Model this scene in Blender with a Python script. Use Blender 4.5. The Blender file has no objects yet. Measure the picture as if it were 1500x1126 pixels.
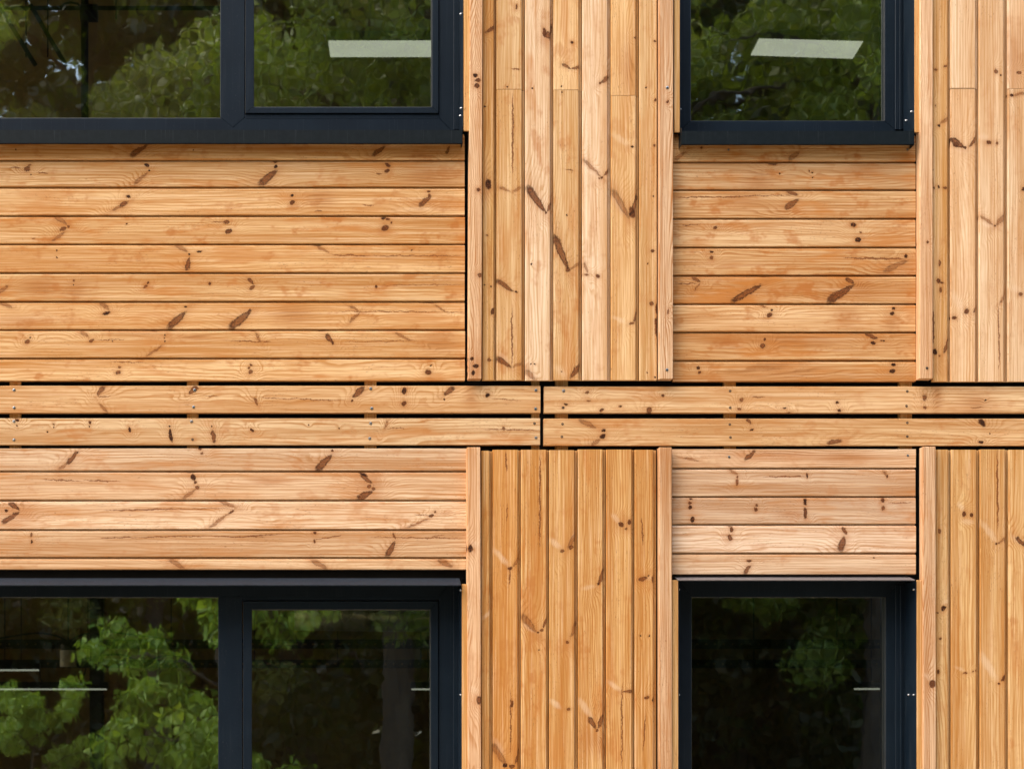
import bpy, bmesh, math, random
import numpy as np
from mathutils import Vector, Matrix

random.seed(7)
scene = bpy.context.scene
col = scene.collection
R = math.radians

# ------------------------------------------------------------------ camera
PX = 1.0 / 340.0          # metres per photograph pixel on the wall plane (boards are 41.5 px = 122 mm)
HX, HY = 400.0, 1050.0    # where the optical axis meets the wall, in photograph pixels
DIST = 7.0                # camera to wall
CAMX = (HX - 750.0) * PX
CAMZ = 1.70               # eye height
cam_d = bpy.data.cameras.new('camera')
cam_d.sensor_width = 36.0
cam_d.lens = 36.0 * DIST / (1500.0 * PX)
cam_d.shift_x = (750.0 - HX) / 1500.0
cam_d.shift_y = (HY - 563.0) / 1500.0
cam_d.dof.use_dof = True
cam_d.dof.focus_distance = DIST
cam_d.dof.aperture_fstop = 3.5
cam_d.clip_start = 0.05
cam_d.clip_end = 500.0
cam = bpy.data.objects.new('camera', cam_d)
cam.location = (CAMX, -DIST, CAMZ)
cam.rotation_euler = (R(90), 0, 0)
col.objects.link(cam)
scene.camera = cam

# ------------------------------------------------------------------ sky, sun, exposure
SUN_EL, SUN_AZ = 56.0, 246.0      # azimuth clockwise from +Y
world = bpy.data.worlds.new('World')
scene.world = world
world.use_nodes = True
wn = world.node_tree.nodes
wl = world.node_tree.links
wn.clear()
sky = wn.new('ShaderNodeTexSky')
sky.sky_type = 'NISHITA'
sky.sun_disc = False
sky.sun_elevation = R(SUN_EL)
sky.sun_rotation = R(SUN_AZ)
sky.air_density = 1.0
sky.dust_density = 3.0
sky.ozone_density = 0.6
bg = wn.new('ShaderNodeBackground')
bg.inputs['Strength'].default_value = 0.15
wo = wn.new('ShaderNodeOutputWorld')
wl.new(sky.outputs[0], bg.inputs[0])
wl.new(bg.outputs[0], wo.inputs[0])

sd = bpy.data.lights.new('sun', 'SUN')
sd.energy = 1.5
sd.angle = R(75)
sd.color = (1.0, 0.93, 0.84)
sun = bpy.data.objects.new('sun', sd)
az, el = R(SUN_AZ), R(SUN_EL)
to_sun = Vector((math.sin(az) * math.cos(el), math.cos(az) * math.cos(el), math.sin(el)))
sun.rotation_euler = (-to_sun).to_track_quat('-Z', 'Y').to_euler()
sun.location = (-3, -6, 12)
col.objects.link(sun)

vs = scene.view_settings
vs.view_transform = 'Standard'
vs.look = 'None'
vs.gamma = 1.0
vs.exposure = 1.74
vs.use_white_balance = True        # set for open shade
vs.white_balance_temperature = 6850
vs.white_balance_tint = 9
vs.use_curve_mapping = False
scene.cycles.use_denoising = True
scene.cycles.max_bounces = 6
scene.cycles.diffuse_bounces = 2
scene.cycles.glossy_bounces = 3
scene.cycles.transmission_bounces = 3
scene.cycles.transparent_max_bounces = 8
scene.cycles.caustics_reflective = False
scene.cycles.caustics_refractive = False

# ------------------------------------------------------------------ helpers
def at(px, py, y=0.0):
    """photograph pixel -> world point on the plane at depth y (metres behind the board faces)"""
    k = PX * (DIST + y) / DIST
    return Vector((CAMX + (px - HX) * k, y, CAMZ + (HY - py) * k))

WORLD = {}      # object name -> world origin, so that children can be placed in world coordinates
def link(o, loc, parent=None):
    col.objects.link(o)
    loc = Vector(loc)
    WORLD[o.name] = loc
    if parent is not None:
        o.parent = parent
        o.location = loc - WORLD[parent.name]
    else:
        o.location = loc
    return o

def empty(name, loc, parent=None):
    return link(bpy.data.objects.new(name, None), loc, parent)

def from_bm(name, bm, loc, mats, parent=None, smooth=False):
    """bm holds world coordinates; the object's origin goes to loc"""
    loc = Vector(loc)
    bmesh.ops.translate(bm, verts=bm.verts, vec=-loc)
    bmesh.ops.recalc_face_normals(bm, faces=bm.faces)
    me = bpy.data.meshes.new(name)
    bm.to_mesh(me)
    bm.free()
    if not isinstance(mats, (list, tuple)):
        mats = [mats]
    for m in mats:
        me.materials.append(m)
    if smooth:
        for p in me.polygons:
            p.use_smooth = True
    return link(bpy.data.objects.new(name, me), loc, parent)

def tag(o, label=None, cat=None, group=None, kind=None):
    if label: o['label'] = label
    if cat: o['category'] = cat
    if group: o['group'] = group
    if kind: o['kind'] = kind
    return o

def box(bm, a, b, bevel=0.0, mi=0):
    x0, x1 = sorted((a[0], b[0])); y0, y1 = sorted((a[1], b[1])); z0, z1 = sorted((a[2], b[2]))
    vv = [bm.verts.new(p) for p in ((x0,y0,z0),(x1,y0,z0),(x1,y1,z0),(x0,y1,z0),(x0,y0,z1),(x1,y0,z1),(x1,y1,z1),(x0,y1,z1))]
    fs = []
    for q in ((0,3,2,1),(4,5,6,7),(0,1,5,4),(1,2,6,5),(2,3,7,6),(3,0,4,7)):
        f = bm.faces.new([vv[i] for i in q]); f.material_index = mi; fs.append(f)
    if bevel > 0:
        es = list({e for f in fs for e in f.edges})
        bmesh.ops.bevel(bm, geom=es, offset=bevel, segments=1, affect='EDGES', profile=0.7)

def fbox(bm, p0, q0, p1, q1, yf, yb, bevel=0.0):
    """box whose front face at depth yf covers the pixel rectangle p0..p1 x q0..q1"""
    a = at(p0, q0, yf); b = at(p1, q1, yf)
    box(bm, (a.x, yf, a.z), (b.x, yb, b.z), bevel)

def prism(bm, poly, axis, t0, t1, bevel=0.0, mi=0):
    """poly: list of 2-D points; axis 'x' -> (y,z), 'y' -> (x,z), 'z' -> (x,y)"""
    def mk(p, t):
        if axis == 'x': return (t, p[0], p[1])
        if axis == 'y': return (p[0], t, p[1])
        return (p[0], p[1], t)
    A = [bm.verts.new(mk(p, t0)) for p in poly]
    B = [bm.verts.new(mk(p, t1)) for p in poly]
    fs = [bm.faces.new(A), bm.faces.new(B[::-1])]
    n = len(poly)
    for i in range(n):
        fs.append(bm.faces.new((A[i], B[i], B[(i+1) % n], A[(i+1) % n])))
    for f in fs: f.material_index = mi
    if bevel > 0:
        es = list({e for f in fs for e in f.edges})
        bmesh.ops.bevel(bm, geom=es, offset=bevel, segments=1, affect='EDGES', profile=0.7)

def tube(bm, pts, r, n=8, mi=0):
    pts = [Vector(p) for p in pts]
    rs = r if isinstance(r, (list, tuple)) else [r] * len(pts)
    rings = []
    for i, p in enumerate(pts):
        d = (pts[min(i+1, len(pts)-1)] - pts[max(i-1, 0)]).normalized()
        u = d.orthogonal().normalized() if i == 0 else (u - d * u.dot(d)).normalized()
        w = d.cross(u)
        rings.append([bm.verts.new(p + rs[i] * (math.cos(2*math.pi*k/n) * u + math.sin(2*math.pi*k/n) * w)) for k in range(n)])
    for a, b in zip(rings, rings[1:]):
        for k in range(n):
            f = bm.faces.new((a[k], a[(k+1) % n], b[(k+1) % n], b[k])); f.material_index = mi
    for ring in (rings[0], rings[-1][::-1]):
        f = bm.faces.new(ring); f.material_index = mi

# ------------------------------------------------------------------ node helpers
class NT:
    def __init__(self, tree): self.t = tree
    def new(self, kind, **kw):
        n = self.t.nodes.new(kind)
        for k, v in kw.items(): setattr(n, k, v)
        return n
    def set(self, sock, v):
        if isinstance(v, bpy.types.NodeSocket): self.t.links.new(v, sock)
        elif v is not None: sock.default_value = v
    def m(self, op, a, b=None, c=None, clamp=False):
        n = self.new('ShaderNodeMath', operation=op, use_clamp=clamp)
        for i, v in enumerate((a, b, c)): self.set(n.inputs[i], v)
        return n.outputs[0]
    def vm(self, op, a, b=None):
        n = self.new('ShaderNodeVectorMath', operation=op)
        self.set(n.inputs[0], a); self.set(n.inputs[1], b)
        return n.outputs['Value'] if op in ('LENGTH', 'DOT_PRODUCT') else n.outputs[0]
    def comb(self, x, y, z=0.0):
        n = self.new('ShaderNodeCombineXYZ')
        for i, v in enumerate((x, y, z)): self.set(n.inputs[i], v)
        return n.outputs[0]
    def sep(self, v):
        n = self.new('ShaderNodeSeparateXYZ'); self.set(n.inputs[0], v); return n.outputs
    def noise(self, vec, scale=1.0, detail=2.0, rough=0.5, out=0):
        n = self.new('ShaderNodeTexNoise'); self.set(n.inputs['Vector'], vec)
        n.inputs['Scale'].default_value = scale; n.inputs['Detail'].default_value = detail
        n.inputs['Roughness'].default_value = rough
        return n.outputs[out]
    def ramp(self, v, a, b, lo=0.0, hi=1.0):
        n = self.new('ShaderNodeMapRange', interpolation_type='SMOOTHSTEP')
        self.set(n.inputs['Value'], v)
        for k, x in (('From Min', a), ('From Max', b), ('To Min', lo), ('To Max', hi)): self.set(n.inputs[k], x)
        return n.outputs[0]
    def mix(self, f, a, b, mode='MIX'):
        n = self.new('ShaderNodeMix', data_type='RGBA', blend_type=mode)
        self.set(n.inputs[0], f); self.set(n.inputs[6], a); self.set(n.inputs[7], b)
        return n.outputs[2]

def group_io(name, ins, outs):
    g = bpy.data.node_groups.new(name, 'ShaderNodeTree')
    for n, k in ins: g.interface.new_socket(n, in_out='INPUT', socket_type='NodeSocket' + k)
    for n, k in outs: g.interface.new_socket(n, in_out='OUTPUT', socket_type='NodeSocket' + k)
    t = NT(g)
    gi = t.new('NodeGroupInput'); go = t.new('NodeGroupOutput')
    return g, t, gi.outputs, go.inputs

# a knot, branch spike or crack: an oriented, tapering ellipse in board coordinates (metres)
def make_knot_group():
    g, t, I, O = group_io('knot',
        [('P','Vector'),('C','Vector'),('Inv','Vector'),('Angle','Float'),('Taper','Float'),('W','Vector'),('Rim','Float'),
         ('Core','Float'),('Halo','Float'),('Field','Float'),('RimIn','Float'),('QIn','Float')],
        [('Core','Float'),('Halo','Float'),('Field','Float'),('Rim','Float'),('Q','Float')])
    d = t.vm('SUBTRACT', I['P'], I['C'])
    rot = t.new('ShaderNodeVectorRotate', rotation_type='Z_AXIS')
    t.set(rot.inputs['Vector'], d); t.set(rot.inputs['Angle'], t.m('MULTIPLY', I['Angle'], -1.0))
    e = t.vm('MULTIPLY', rot.outputs[0], I['Inv'])
    x, y, _ = t.sep(e)
    xc = t.m('MINIMUM', t.m('MAXIMUM', x, -1.0), 1.0)
    y2 = t.m('MULTIPLY', y, t.m('ADD', 1.0, t.m('MULTIPLY', xc, I['Taper'])))
    q2 = t.m('ADD', t.m('MULTIPLY', x, x), t.m('MULTIPLY', y2, y2))
    q = t.m('SQRT', q2)
    wx, wy, wz = t.sep(I['W'])
    core = t.m('MULTIPLY', t.ramp(q, 1.08, 0.80), wx)
    t.set(O['Core'], t.m('MAXIMUM', I['Core'], core))
    halo = t.m('MULTIPLY', t.m('EXPONENT', t.m('MULTIPLY', q2, -0.26)), wy)
    t.set(O['Halo'], t.m('MAXIMUM', I['Halo'], halo))
    fld = t.m('MULTIPLY', t.m('EXPONENT', t.m('MULTIPLY', q2, -0.075)), wz)
    t.set(O['Field'], t.m('ADD', I['Field'], fld))
    rim = t.m('MULTIPLY', t.m('MULTIPLY', t.ramp(q, 0.5, 0.92), t.ramp(q, 1.22, 0.98)), I['Rim'])
    t.set(O['Rim'], t.m('MAXIMUM', I['RimIn'], rim))
    t.set(O['Q'], t.m('MINIMUM', I['QIn'], q))
    return g
KNOT = make_knot_group()

def make_pale_group():
    g, t, I, O = group_io('pale_flare', [('P','Vector'),('C','Vector'),('Inv','Vector'),('Angle','Float'),('W','Float'),('Pale','Float')], [('Pale','Float')])
    d = t.vm('SUBTRACT', I['P'], I['C'])
    rot = t.new('ShaderNodeVectorRotate', rotation_type='Z_AXIS')
    t.set(rot.inputs['Vector'], d); t.set(rot.inputs['Angle'], t.m('MULTIPLY', I['Angle'], -1.0))
    e = t.vm('MULTIPLY', rot.outputs[0], I['Inv'])
    q = t.vm('LENGTH', e)
    v = t.m('MULTIPLY', t.ramp(q, 1.35, 0.3), I['W'])
    t.set(O['Pale'], t.m('MAXIMUM', I['Pale'], v))
    return g
PALE = make_pale_group()

# the timber itself: growth rings bent by the knots, streaks, resin stains, knots
def make_wood_group():
    g, t, I, O = group_io('timber',
        [('P','Vector'),('Seed','Float'),('Light','Color'),('Deep','Color'),('Stain','Float'),('Freq','Float'),('Warp','Float'),('Contrast','Float'),
         ('Core','Float'),('Halo','Float'),('Field','Float'),('Rim','Float'),('Q','Float'),('Pale','Float')],
        [('Color','Color'),('Height','Float'),('Rough','Float')])
    u, v, w = t.sep(I['P'])
    sd = I['Seed']
    def nz(su, sv, k, detail=2.0, rough=0.5):
        return t.noise(t.comb(t.m('MULTIPLY', u, su), t.m('MULTIPLY', v, sv), t.m('ADD', t.m('MULTIPLY', sd, 17.31), k)), 1.0, detail, rough)
    warp = t.m('SUBTRACT', nz(0.9, 7.0, 0.0, 1.0, 0.55), 0.5)
    f = t.m('ADD', t.m('MULTIPLY', v, I['Freq']), t.m('MULTIPLY', warp, I['Warp']))
    jit = t.m('MULTIPLY', t.m('SUBTRACT', nz(9.0, 45.0, 3.3, 1.0), 0.5), 0.9)
    f = t.m('ADD', t.m('ADD', f, jit), I['Field'])
    fr = t.m('FRACT', f)
    late = t.m('MULTIPLY', t.ramp(fr, 0.40, 0.84), t.ramp(fr, 1.0, 0.92))
    vary = t.ramp(nz(1.5, 26.0, 8.1, 1.0), 0.30, 0.72)
    late = t.m('MULTIPLY', late, t.m('ADD', 0.25, t.m('MULTIPLY', vary, 0.75)))
    fine = nz(7.0, 520.0, 12.5, 2.0, 0.6)
    fine2 = nz(2.2, 150.0, 15.5, 3.0, 0.6)
    blot = t.ramp(nz(2.6, 13.0, 21.0, 3.0, 0.68), 0.50, 0.68)
    blot2 = t.ramp(nz(8.0, 12.0, 27.0, 3.0, 0.72), 0.53, 0.69)
    broad = nz(0.55, 14.0, 31.0, 1.0)
    c = t.mix(t.ramp(broad, 0.34, 0.68), I['Light'], t.mix(0.62, I['Light'], I['Deep']))
    c = t.mix(t.m('MULTIPLY', late, I['Contrast']), c, I['Deep'])
    c = t.mix(t.m('MULTIPLY', t.ramp(fine, 0.44, 0.68), 0.50), c, I['Deep'])
    c = t.mix(t.m('MULTIPLY', t.ramp(fine2, 0.47, 0.68), 0.62), c, I['Deep'])
    c = t.mix(t.m('MULTIPLY', t.ramp(fine2, 0.50, 0.28), 0.42), c, (0.80, 0.58, 0.37, 1))
    blot = t.m('MULTIPLY', blot, t.m('ADD', 0.45, t.m('MULTIPLY', fine2, 1.1)))
    c = t.mix(t.m('MULTIPLY', blot, t.m('MULTIPLY', I['Stain'], 0.90)), c, (0.46, 0.175, 0.042, 1))
    c = t.mix(t.m('MULTIPLY', blot2, t.m('MULTIPLY', I['Stain'], 0.78)), c, (0.40, 0.135, 0.030, 1))
    # fine dirt flecks along the grain
    fl = t.ramp(nz(70.0, 330.0, 41.0, 1.0, 0.6), 0.63, 0.72)
    flm = t.ramp(nz(4.0, 20.0, 44.0, 1.0), 0.46, 0.66)
    c = t.mix(t.m('MULTIPLY', t.m('MULTIPLY', fl, flm), 0.55), c, (0.16, 0.06, 0.022, 1))
    c = t.mix(I['Pale'], c, t.mix(t.m('MULTIPLY', late, 0.5), (0.78, 0.63, 0.47, 1), (0.50, 0.28, 0.13, 1)))
    c = t.mix(t.m('MULTIPLY', I['Halo'], t.m('ADD', 0.55, t.m('MULTIPLY', fine2, 0.9)), clamp=True), c, t.mix(late, (0.38, 0.135, 0.034, 1), (0.20, 0.062, 0.016, 1)))
    # knot heart: rings and streaks in red brown, edges broken up by the grain that runs round it
    kn = nz(110.0, 190.0, 51.0, 3.0, 0.7)
    kr = t.m('FRACT', t.m('ADD', t.m('MULTIPLY', I['Q'], 2.6), t.m('MULTIPLY', kn, 2.4)))
    kc = t.mix(t.ramp(kr, 0.15, 0.95), (0.185, 0.046, 0.011, 1), (0.030, 0.007, 0.002, 1))
    kc = t.mix(t.m('MULTIPLY', t.ramp(kn, 0.52, 0.72), 0.65), kc, (0.30, 0.090, 0.025, 1))
    kc = t.mix(t.m('MULTIPLY', t.ramp(I['Core'], 0.80, 0.94), t.ramp(kn, 0.72, 0.46)), kc, (0.014, 0.005, 0.003, 1))
    edge = t.m('ADD', 0.55, t.m('ADD', t.m('MULTIPLY', late, 0.30), t.m('MULTIPLY', kn, 0.45)))
    ce = t.m('MULTIPLY', t.m('POWER', I['Core'], 0.7), t.ramp(t.m('ADD', I['Core'], t.m('MULTIPLY', edge, 0.6)), 0.50, 0.95))
    c = t.mix(t.m('MINIMUM', ce, 0.97), c, kc)
    c = t.mix(t.m('MULTIPLY', I['Rim'], t.ramp(kn, 0.72, 0.42)), c, (0.036, 0.011, 0.005, 1))
    t.set(O['Color'], c)
    h = t.m('ADD', t.m('MULTIPLY', late, 0.5), t.m('MULTIPLY', fine, 0.55))
    h = t.m('SUBTRACT', h, t.m('MULTIPLY', t.m('ADD', I['Core'], I['Rim']), 0.6))
    t.set(O['Height'], h)
    t.set(O['Rough'], t.m('ADD', 0.52, t.m('MULTIPLY', fine2, 0.22)))
    return g
WOOD = make_wood_group()

def wood_material(name, vertical, knots, pales, light, deep, stain=0.6, freq=95.0, warp=7.0, contrast=0.5, seed=0.0):
    m = bpy.data.materials.new(name)
    m.use_nodes = True
    t = NT(m.node_tree)
    m.node_tree.nodes.clear()
    out = t.new('ShaderNodeOutputMaterial')
    bs = t.new('ShaderNodeBsdfPrincipled')
    t.t.links.new(bs.outputs[0], out.inputs[0])
    x, y, z = t.sep(t.new('ShaderNodeTexCoord').outputs['Object'])
    # end grain and sides keep the depth coordinate in the grain direction across
    P = t.comb(z, t.m('ADD', x, t.m('MULTIPLY', y, 0.8)), 0.0) if vertical else t.comb(x, t.m('ADD', z, t.m('MULTIPLY', y, 0.8)), 0.0)
    wob = t.noise(P, 230.0, 1.0, 0.6, out=1)
    wob2 = t.noise(P, 45.0, 0.0, 0.5, out=1)
    Pk = t.vm('ADD', P, t.vm('MULTIPLY', t.vm('SUBTRACT', wob, (0.5, 0.5, 0.5)), (0.0085, 0.0085, 0)))
    Pk = t.vm('ADD', Pk, t.vm('MULTIPLY', t.vm('SUBTRACT', wob2, (0.5, 0.5, 0.5)), (0.009, 0.009, 0)))
    core = halo = field = rim = 0.0
    q = 9.0
    for (c, inv, ang, tap, W, rm) in knots:
        k = t.new('ShaderNodeGroup'); k.node_tree = KNOT
        t.set(k.inputs['P'], Pk)
        k.inputs['C'].default_value = c; k.inputs['Inv'].default_value = inv
        k.inputs['Angle'].default_value = ang; k.inputs['Taper'].default_value = tap
        k.inputs['W'].default_value = W; k.inputs['Rim'].default_value = rm
        for s, v in (('Core', core), ('Halo', halo), ('Field', field), ('RimIn', rim), ('QIn', q)): t.set(k.inputs[s], v)
        core, halo, field, rim, q = (k.outputs[s] for s in ('Core', 'Halo', 'Field', 'Rim', 'Q'))
    pale = 0.0
    for (c, inv, ang, W) in pales:
        k = t.new('ShaderNodeGroup'); k.node_tree = PALE
        t.set(k.inputs['P'], Pk)
        k.inputs['C'].default_value = c; k.inputs['Inv'].default_value = inv
        k.inputs['Angle'].default_value = ang; k.inputs['W'].default_value = W
        t.set(k.inputs['Pale'], pale)
        pale = k.outputs[0]
    w = t.new('ShaderNodeGroup'); w.node_tree = WOOD
    for s, v in (('P', P), ('Seed', seed), ('Light', (*light, 1)), ('Deep', (*deep, 1)), ('Stain', stain), ('Freq', freq), ('Warp', warp),
                 ('Contrast', contrast), ('Core', core), ('Halo', halo), ('Field', field), ('Rim', rim), ('Q', q), ('Pale', pale)):
        t.set(w.inputs[s], v)
    t.set(bs.inputs['Base Color'], w.outputs['Color'])
    t.set(bs.inputs['Roughness'], w.outputs['Rough'])
    bs.inputs['Specular IOR Level'].default_value = 0.10
    bp = t.new('ShaderNodeBump')
    bp.inputs['Strength'].default_value = 0.35
    bp.inputs['Distance'].default_value = 0.0012
    gv = t.vm('MULTIPLY', P, (7.0, 480.0, 1.0))
    t.set(bp.inputs['Height'], t.noise(gv, 1.0, 1.0, 0.6))
    t.set(bs.inputs['Normal'], bp.outputs[0])
    return m

def simple(name, color, rough=0.5, metallic=0.0, spec=0.5, noise_amt=0.0, noise_scale=20.0, bump=0.0, stretch=(1,1,1)):
    m = bpy.data.materials.new(name)
    m.use_nodes = True
    t = NT(m.node_tree)
    bs = m.node_tree.nodes['Principled BSDF']
    bs.inputs['Roughness'].default_value = rough
    bs.inputs['Metallic'].default_value = metallic
    bs.inputs['Specular IOR Level'].default_value = spec
    co = t.vm('MULTIPLY', t.new('ShaderNodeTexCoord').outputs['Object'], stretch)
    n = t.noise(co, noise_scale, 4.0, 0.6)
    c2 = tuple(x * (1 - noise_amt) for x in color)
    c3 = tuple(min(1, x * (1 + noise_amt)) for x in color)
    t.set(bs.inputs['Base Color'], t.mix(t.ramp(n, 0.3, 0.7), (*c2, 1), (*c3, 1)))
    t.set(bs.inputs['Roughness'], t.m('ADD', rough - 0.06, t.m('MULTIPLY', n, 0.12)))
    if bump > 0:
        bp = t.new('ShaderNodeBump'); bp.inputs['Strength'].default_value = bump; bp.inputs['Distance'].default_value = 0.002
        t.set(bp.inputs['Height'], n); t.set(bs.inputs['Normal'], bp.outputs[0])
    return m

def frame_paint():
    # powder-coated anthracite blue aluminium with rain marks and dust specks
    m = bpy.data.materials.new('anthracite_paint')
    m.use_nodes = True
    t = NT(m.node_tree)
    bs = m.node_tree.nodes['Principled BSDF']
    co = t.new('ShaderNodeTexCoord').outputs['Object']
    streak = t.noise(t.vm('MULTIPLY', co, (160, 40, 3)), 1.0, 3.0, 0.6)
    n = t.noise(co, 6.0, 3.0)
    speck = t.ramp(t.noise(co, 330.0, 1.0), 0.775, 0.80)
    c = t.mix(t.ramp(n, 0.3, 0.7), (0.0042, 0.0092, 0.0165, 1), (0.0056, 0.0120, 0.0205, 1))
    c = t.mix(t.m('MULTIPLY', t.ramp(streak, 0.55, 0.8), 0.16), c, (0.07, 0.085, 0.10, 1))
    c = t.mix(t.m('MULTIPLY', speck, 0.5), c, (0.35, 0.36, 0.36, 1))
    t.set(bs.inputs['Base Color'], c)
    t.set(bs.inputs['Roughness'], t.m('ADD', 0.36, t.m('MULTIPLY', streak, 0.14)))
    bs.inputs['Specular IOR Level'].default_value = 0.17
    bp = t.new('ShaderNodeBump'); bp.inputs['Strength'].default_value = 0.06; bp.inputs['Distance'].default_value = 0.0006
    t.set(bp.inputs['Height'], t.noise(co, 900.0, 2.0)); t.set(bs.inputs['Normal'], bp.outputs[0])
    return m

def sill_paint():
    # the same coating, dirtier: vertical rain streaks on the drip edge
    m = bpy.data.materials.new('rain_streaked_paint')
    m.use_nodes = True
    t = NT(m.node_tree)
    bs = m.node_tree.nodes['Principled BSDF']
    co = t.new('ShaderNodeTexCoord').outputs['Object']
    st = t.noise(t.vm('MULTIPLY', co, (95, 20, 2)), 1.0, 3.0, 0.7)
    n = t.noise(co, 40.0, 3.0)
    c = t.mix(t.ramp(n, 0.3, 0.7), (0.0030, 0.0060, 0.0080, 1), (0.0050, 0.0085, 0.0110, 1))
    c = t.mix(t.m('MULTIPLY', t.ramp(st, 0.56, 0.74), 0.5), c, (0.040, 0.048, 0.052, 1))
    t.set(bs.inputs['Base Color'], c)
    bs.inputs['Roughness'].default_value = 0.42
    bs.inputs['Specular IOR Level'].default_value = 0.22
    return m

def glass_mat():
    # coated insulating glass: a strong mirror image over a dim, slightly green view inside
    m = bpy.data.materials.new('coated_glass')
    m.use_nodes = True
    t = NT(m.node_tree)
    m.node_tree.nodes.clear()
    out = t.new('ShaderNodeOutputMaterial')
    tr = t.new('ShaderNodeBsdfTransparent'); tr.inputs[0].default_value = (0.86, 0.84, 0.68, 1)
    gl = t.new('ShaderNodeBsdfGlossy'); gl.inputs['Roughness'].default_value = 0.012
    gl.inputs['Color'].default_value = (0.93, 1.0, 0.94, 1)
    co = t.new('ShaderNodeTexCoord').outputs['Object']
    bp = t.new('ShaderNodeBump'); bp.inputs['Strength'].default_value = 0.5; bp.inputs['Distance'].default_value = 0.0006
    t.set(bp.inputs['Height'], t.noise(co, 7.0, 2.0, 0.5))
    t.set(gl.inputs['Normal'], bp.outputs[0])
    fr = t.new('ShaderNodeFresnel'); fr.inputs[0].default_value = 1.5
    f = t.m('ADD', 0.46, t.m('MULTIPLY', fr.outputs[0], 1.6), clamp=True)
    mx = t.new('ShaderNodeMixShader')
    t.set(mx.inputs[0], f)
    t.t.links.new(tr.outputs[0], mx.inputs[1]); t.t.links.new(gl.outputs[0], mx.inputs[2])
    # dust specks that rain leaves near the lower edge of a pane
    df = t.new('ShaderNodeBsdfDiffuse'); df.inputs[0].default_value = (0.55, 0.57, 0.52, 1)
    z = t.sep(co)[2]
    dust = t.m('MULTIPLY', t.ramp(t.noise(co, 260.0, 2.0), 0.70, 0.76), t.ramp(z, 0.05, 0.0))
    film = t.m('MULTIPLY', t.ramp(t.noise(t.vm('MULTIPLY', co, (30, 30, 4)), 1.0, 3.0), 0.4, 0.8), 0.003)
    mx2 = t.new('ShaderNodeMixShader')
    t.set(mx2.inputs[0], t.m('ADD', t.m('MULTIPLY', dust, 0.5), film, clamp=True))
    t.t.links.new(mx.outputs[0], mx2.inputs[1]); t.t.links.new(df.outputs[0], mx2.inputs[2])
    t.t.links.new(mx2.outputs[0], out.inputs[0])
    return m

def emit(name, color, strength):
    m = bpy.data.materials.new(name)
    m.use_nodes = True
    t = NT(m.node_tree)
    m.node_tree.nodes.clear()
    out = t.new('ShaderNodeOutputMaterial'); e = t.new('ShaderNodeEmission')
    co = t.new('ShaderNodeTexCoord').outputs['Object']
    t.set(e.inputs[0], t.mix(t.ramp(t.noise(co, 6.0), 0.3, 0.7), (*[c * 0.93 for c in color], 1), (*color, 1)))
    e.inputs[1].default_value = strength
    t.t.links.new(e.outputs[0], out.inputs[0])
    return m

M_MEM = simple('black_membrane', (0.010, 0.010, 0.011), 0.85, noise_amt=0.2, noise_scale=8, spec=0.2)
M_FRAME = frame_paint()
M_SILL = sill_paint()
M_GASKET = simple('rubber_gasket', (0.008, 0.008, 0.009), 0.6, noise_amt=0.2)
M_GLASS = glass_mat()
M_FLASH = simple('textured_flashing', (0.013, 0.018, 0.026), 0.42, spec=0.22, noise_amt=0.75, noise_scale=230.0, bump=0.5)
M_FLASH2 = simple('pale_mauve_flashing', (0.12, 0.105, 0.105), 0.5, noise_amt=0.25, noise_scale=120.0, bump=0.2)  # paler mauve tone than the wide window's flashing
M_STEEL = simple('screw_steel', (0.52, 0.53, 0.55), 0.32, metallic=1.0, noise_amt=0.15, noise_scale=200)
M_SLOT = simple('screw_recess', (0.02, 0.018, 0.015), 0.7, noise_amt=0.2)
M_INT = simple('interior_plaster', (0.30, 0.21, 0.09), 0.9, noise_amt=0.25, noise_scale=1.5)
M_CEIL = simple('interior_ceiling', (0.40, 0.31, 0.15), 0.9, noise_amt=0.2, noise_scale=1.2)
M_FLOOR = simple('interior_floor', (0.30, 0.25, 0.18), 0.6, noise_amt=0.3, noise_scale=2)
M_BLACKSTEEL = simple('black_steel', (0.010, 0.011, 0.010), 0.5, noise_amt=0.3, noise_scale=10)
M_GREY = simple('grey_enamel', (0.30, 0.31, 0.26), 0.5, noise_amt=0.1, noise_scale=10)
M_LAMP = simple('pale_enamel', (0.70, 0.72, 0.62), 0.5, noise_amt=0.1, noise_scale=10)
M_LED = emit('led_panel', (0.88, 1.0, 1.0), 0.27)
M_LED2 = emit('led_strip', (0.88, 1.0, 1.0), 0.17)

# ------------------------------------------------------------------ ground
bm = bmesh.new()
N = 40
gs = [[bm.verts.new((-150 + 300 * i / N, -200 + 300 * j / N, -0.02 + 0.02 * math.sin(i * 1.7) * math.cos(j * 1.3))) for j in range(N + 1)] for i in range(N + 1)]
for i in range(N):
    for j in range(N):
        bm.faces.new((gs[i][j], gs[i+1][j], gs[i+1][j+1], gs[i][j+1]))
mg = bpy.data.materials.new('bounce_gravel'); mg.use_nodes = True
t = NT(mg.node_tree); bs = mg.node_tree.nodes['Principled BSDF']
co = t.new('ShaderNodeTexCoord').outputs['Object']
c = t.mix(t.ramp(t.noise(co, 1.3, 5.0), 0.35, 0.65), (0.34, 0.27, 0.18, 1), (0.42, 0.34, 0.24, 1))
c = t.mix(t.m('MULTIPLY', t.ramp(t.noise(co, 40.0, 3.0), 0.4, 0.7), 0.5), c, (0.22, 0.17, 0.11, 1))
gy = t.sep(co)[1]
soil = t.mix(t.ramp(t.noise(co, 2.1, 4.0), 0.35, 0.65), (0.022, 0.026, 0.010, 1), (0.040, 0.032, 0.018, 1))
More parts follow.
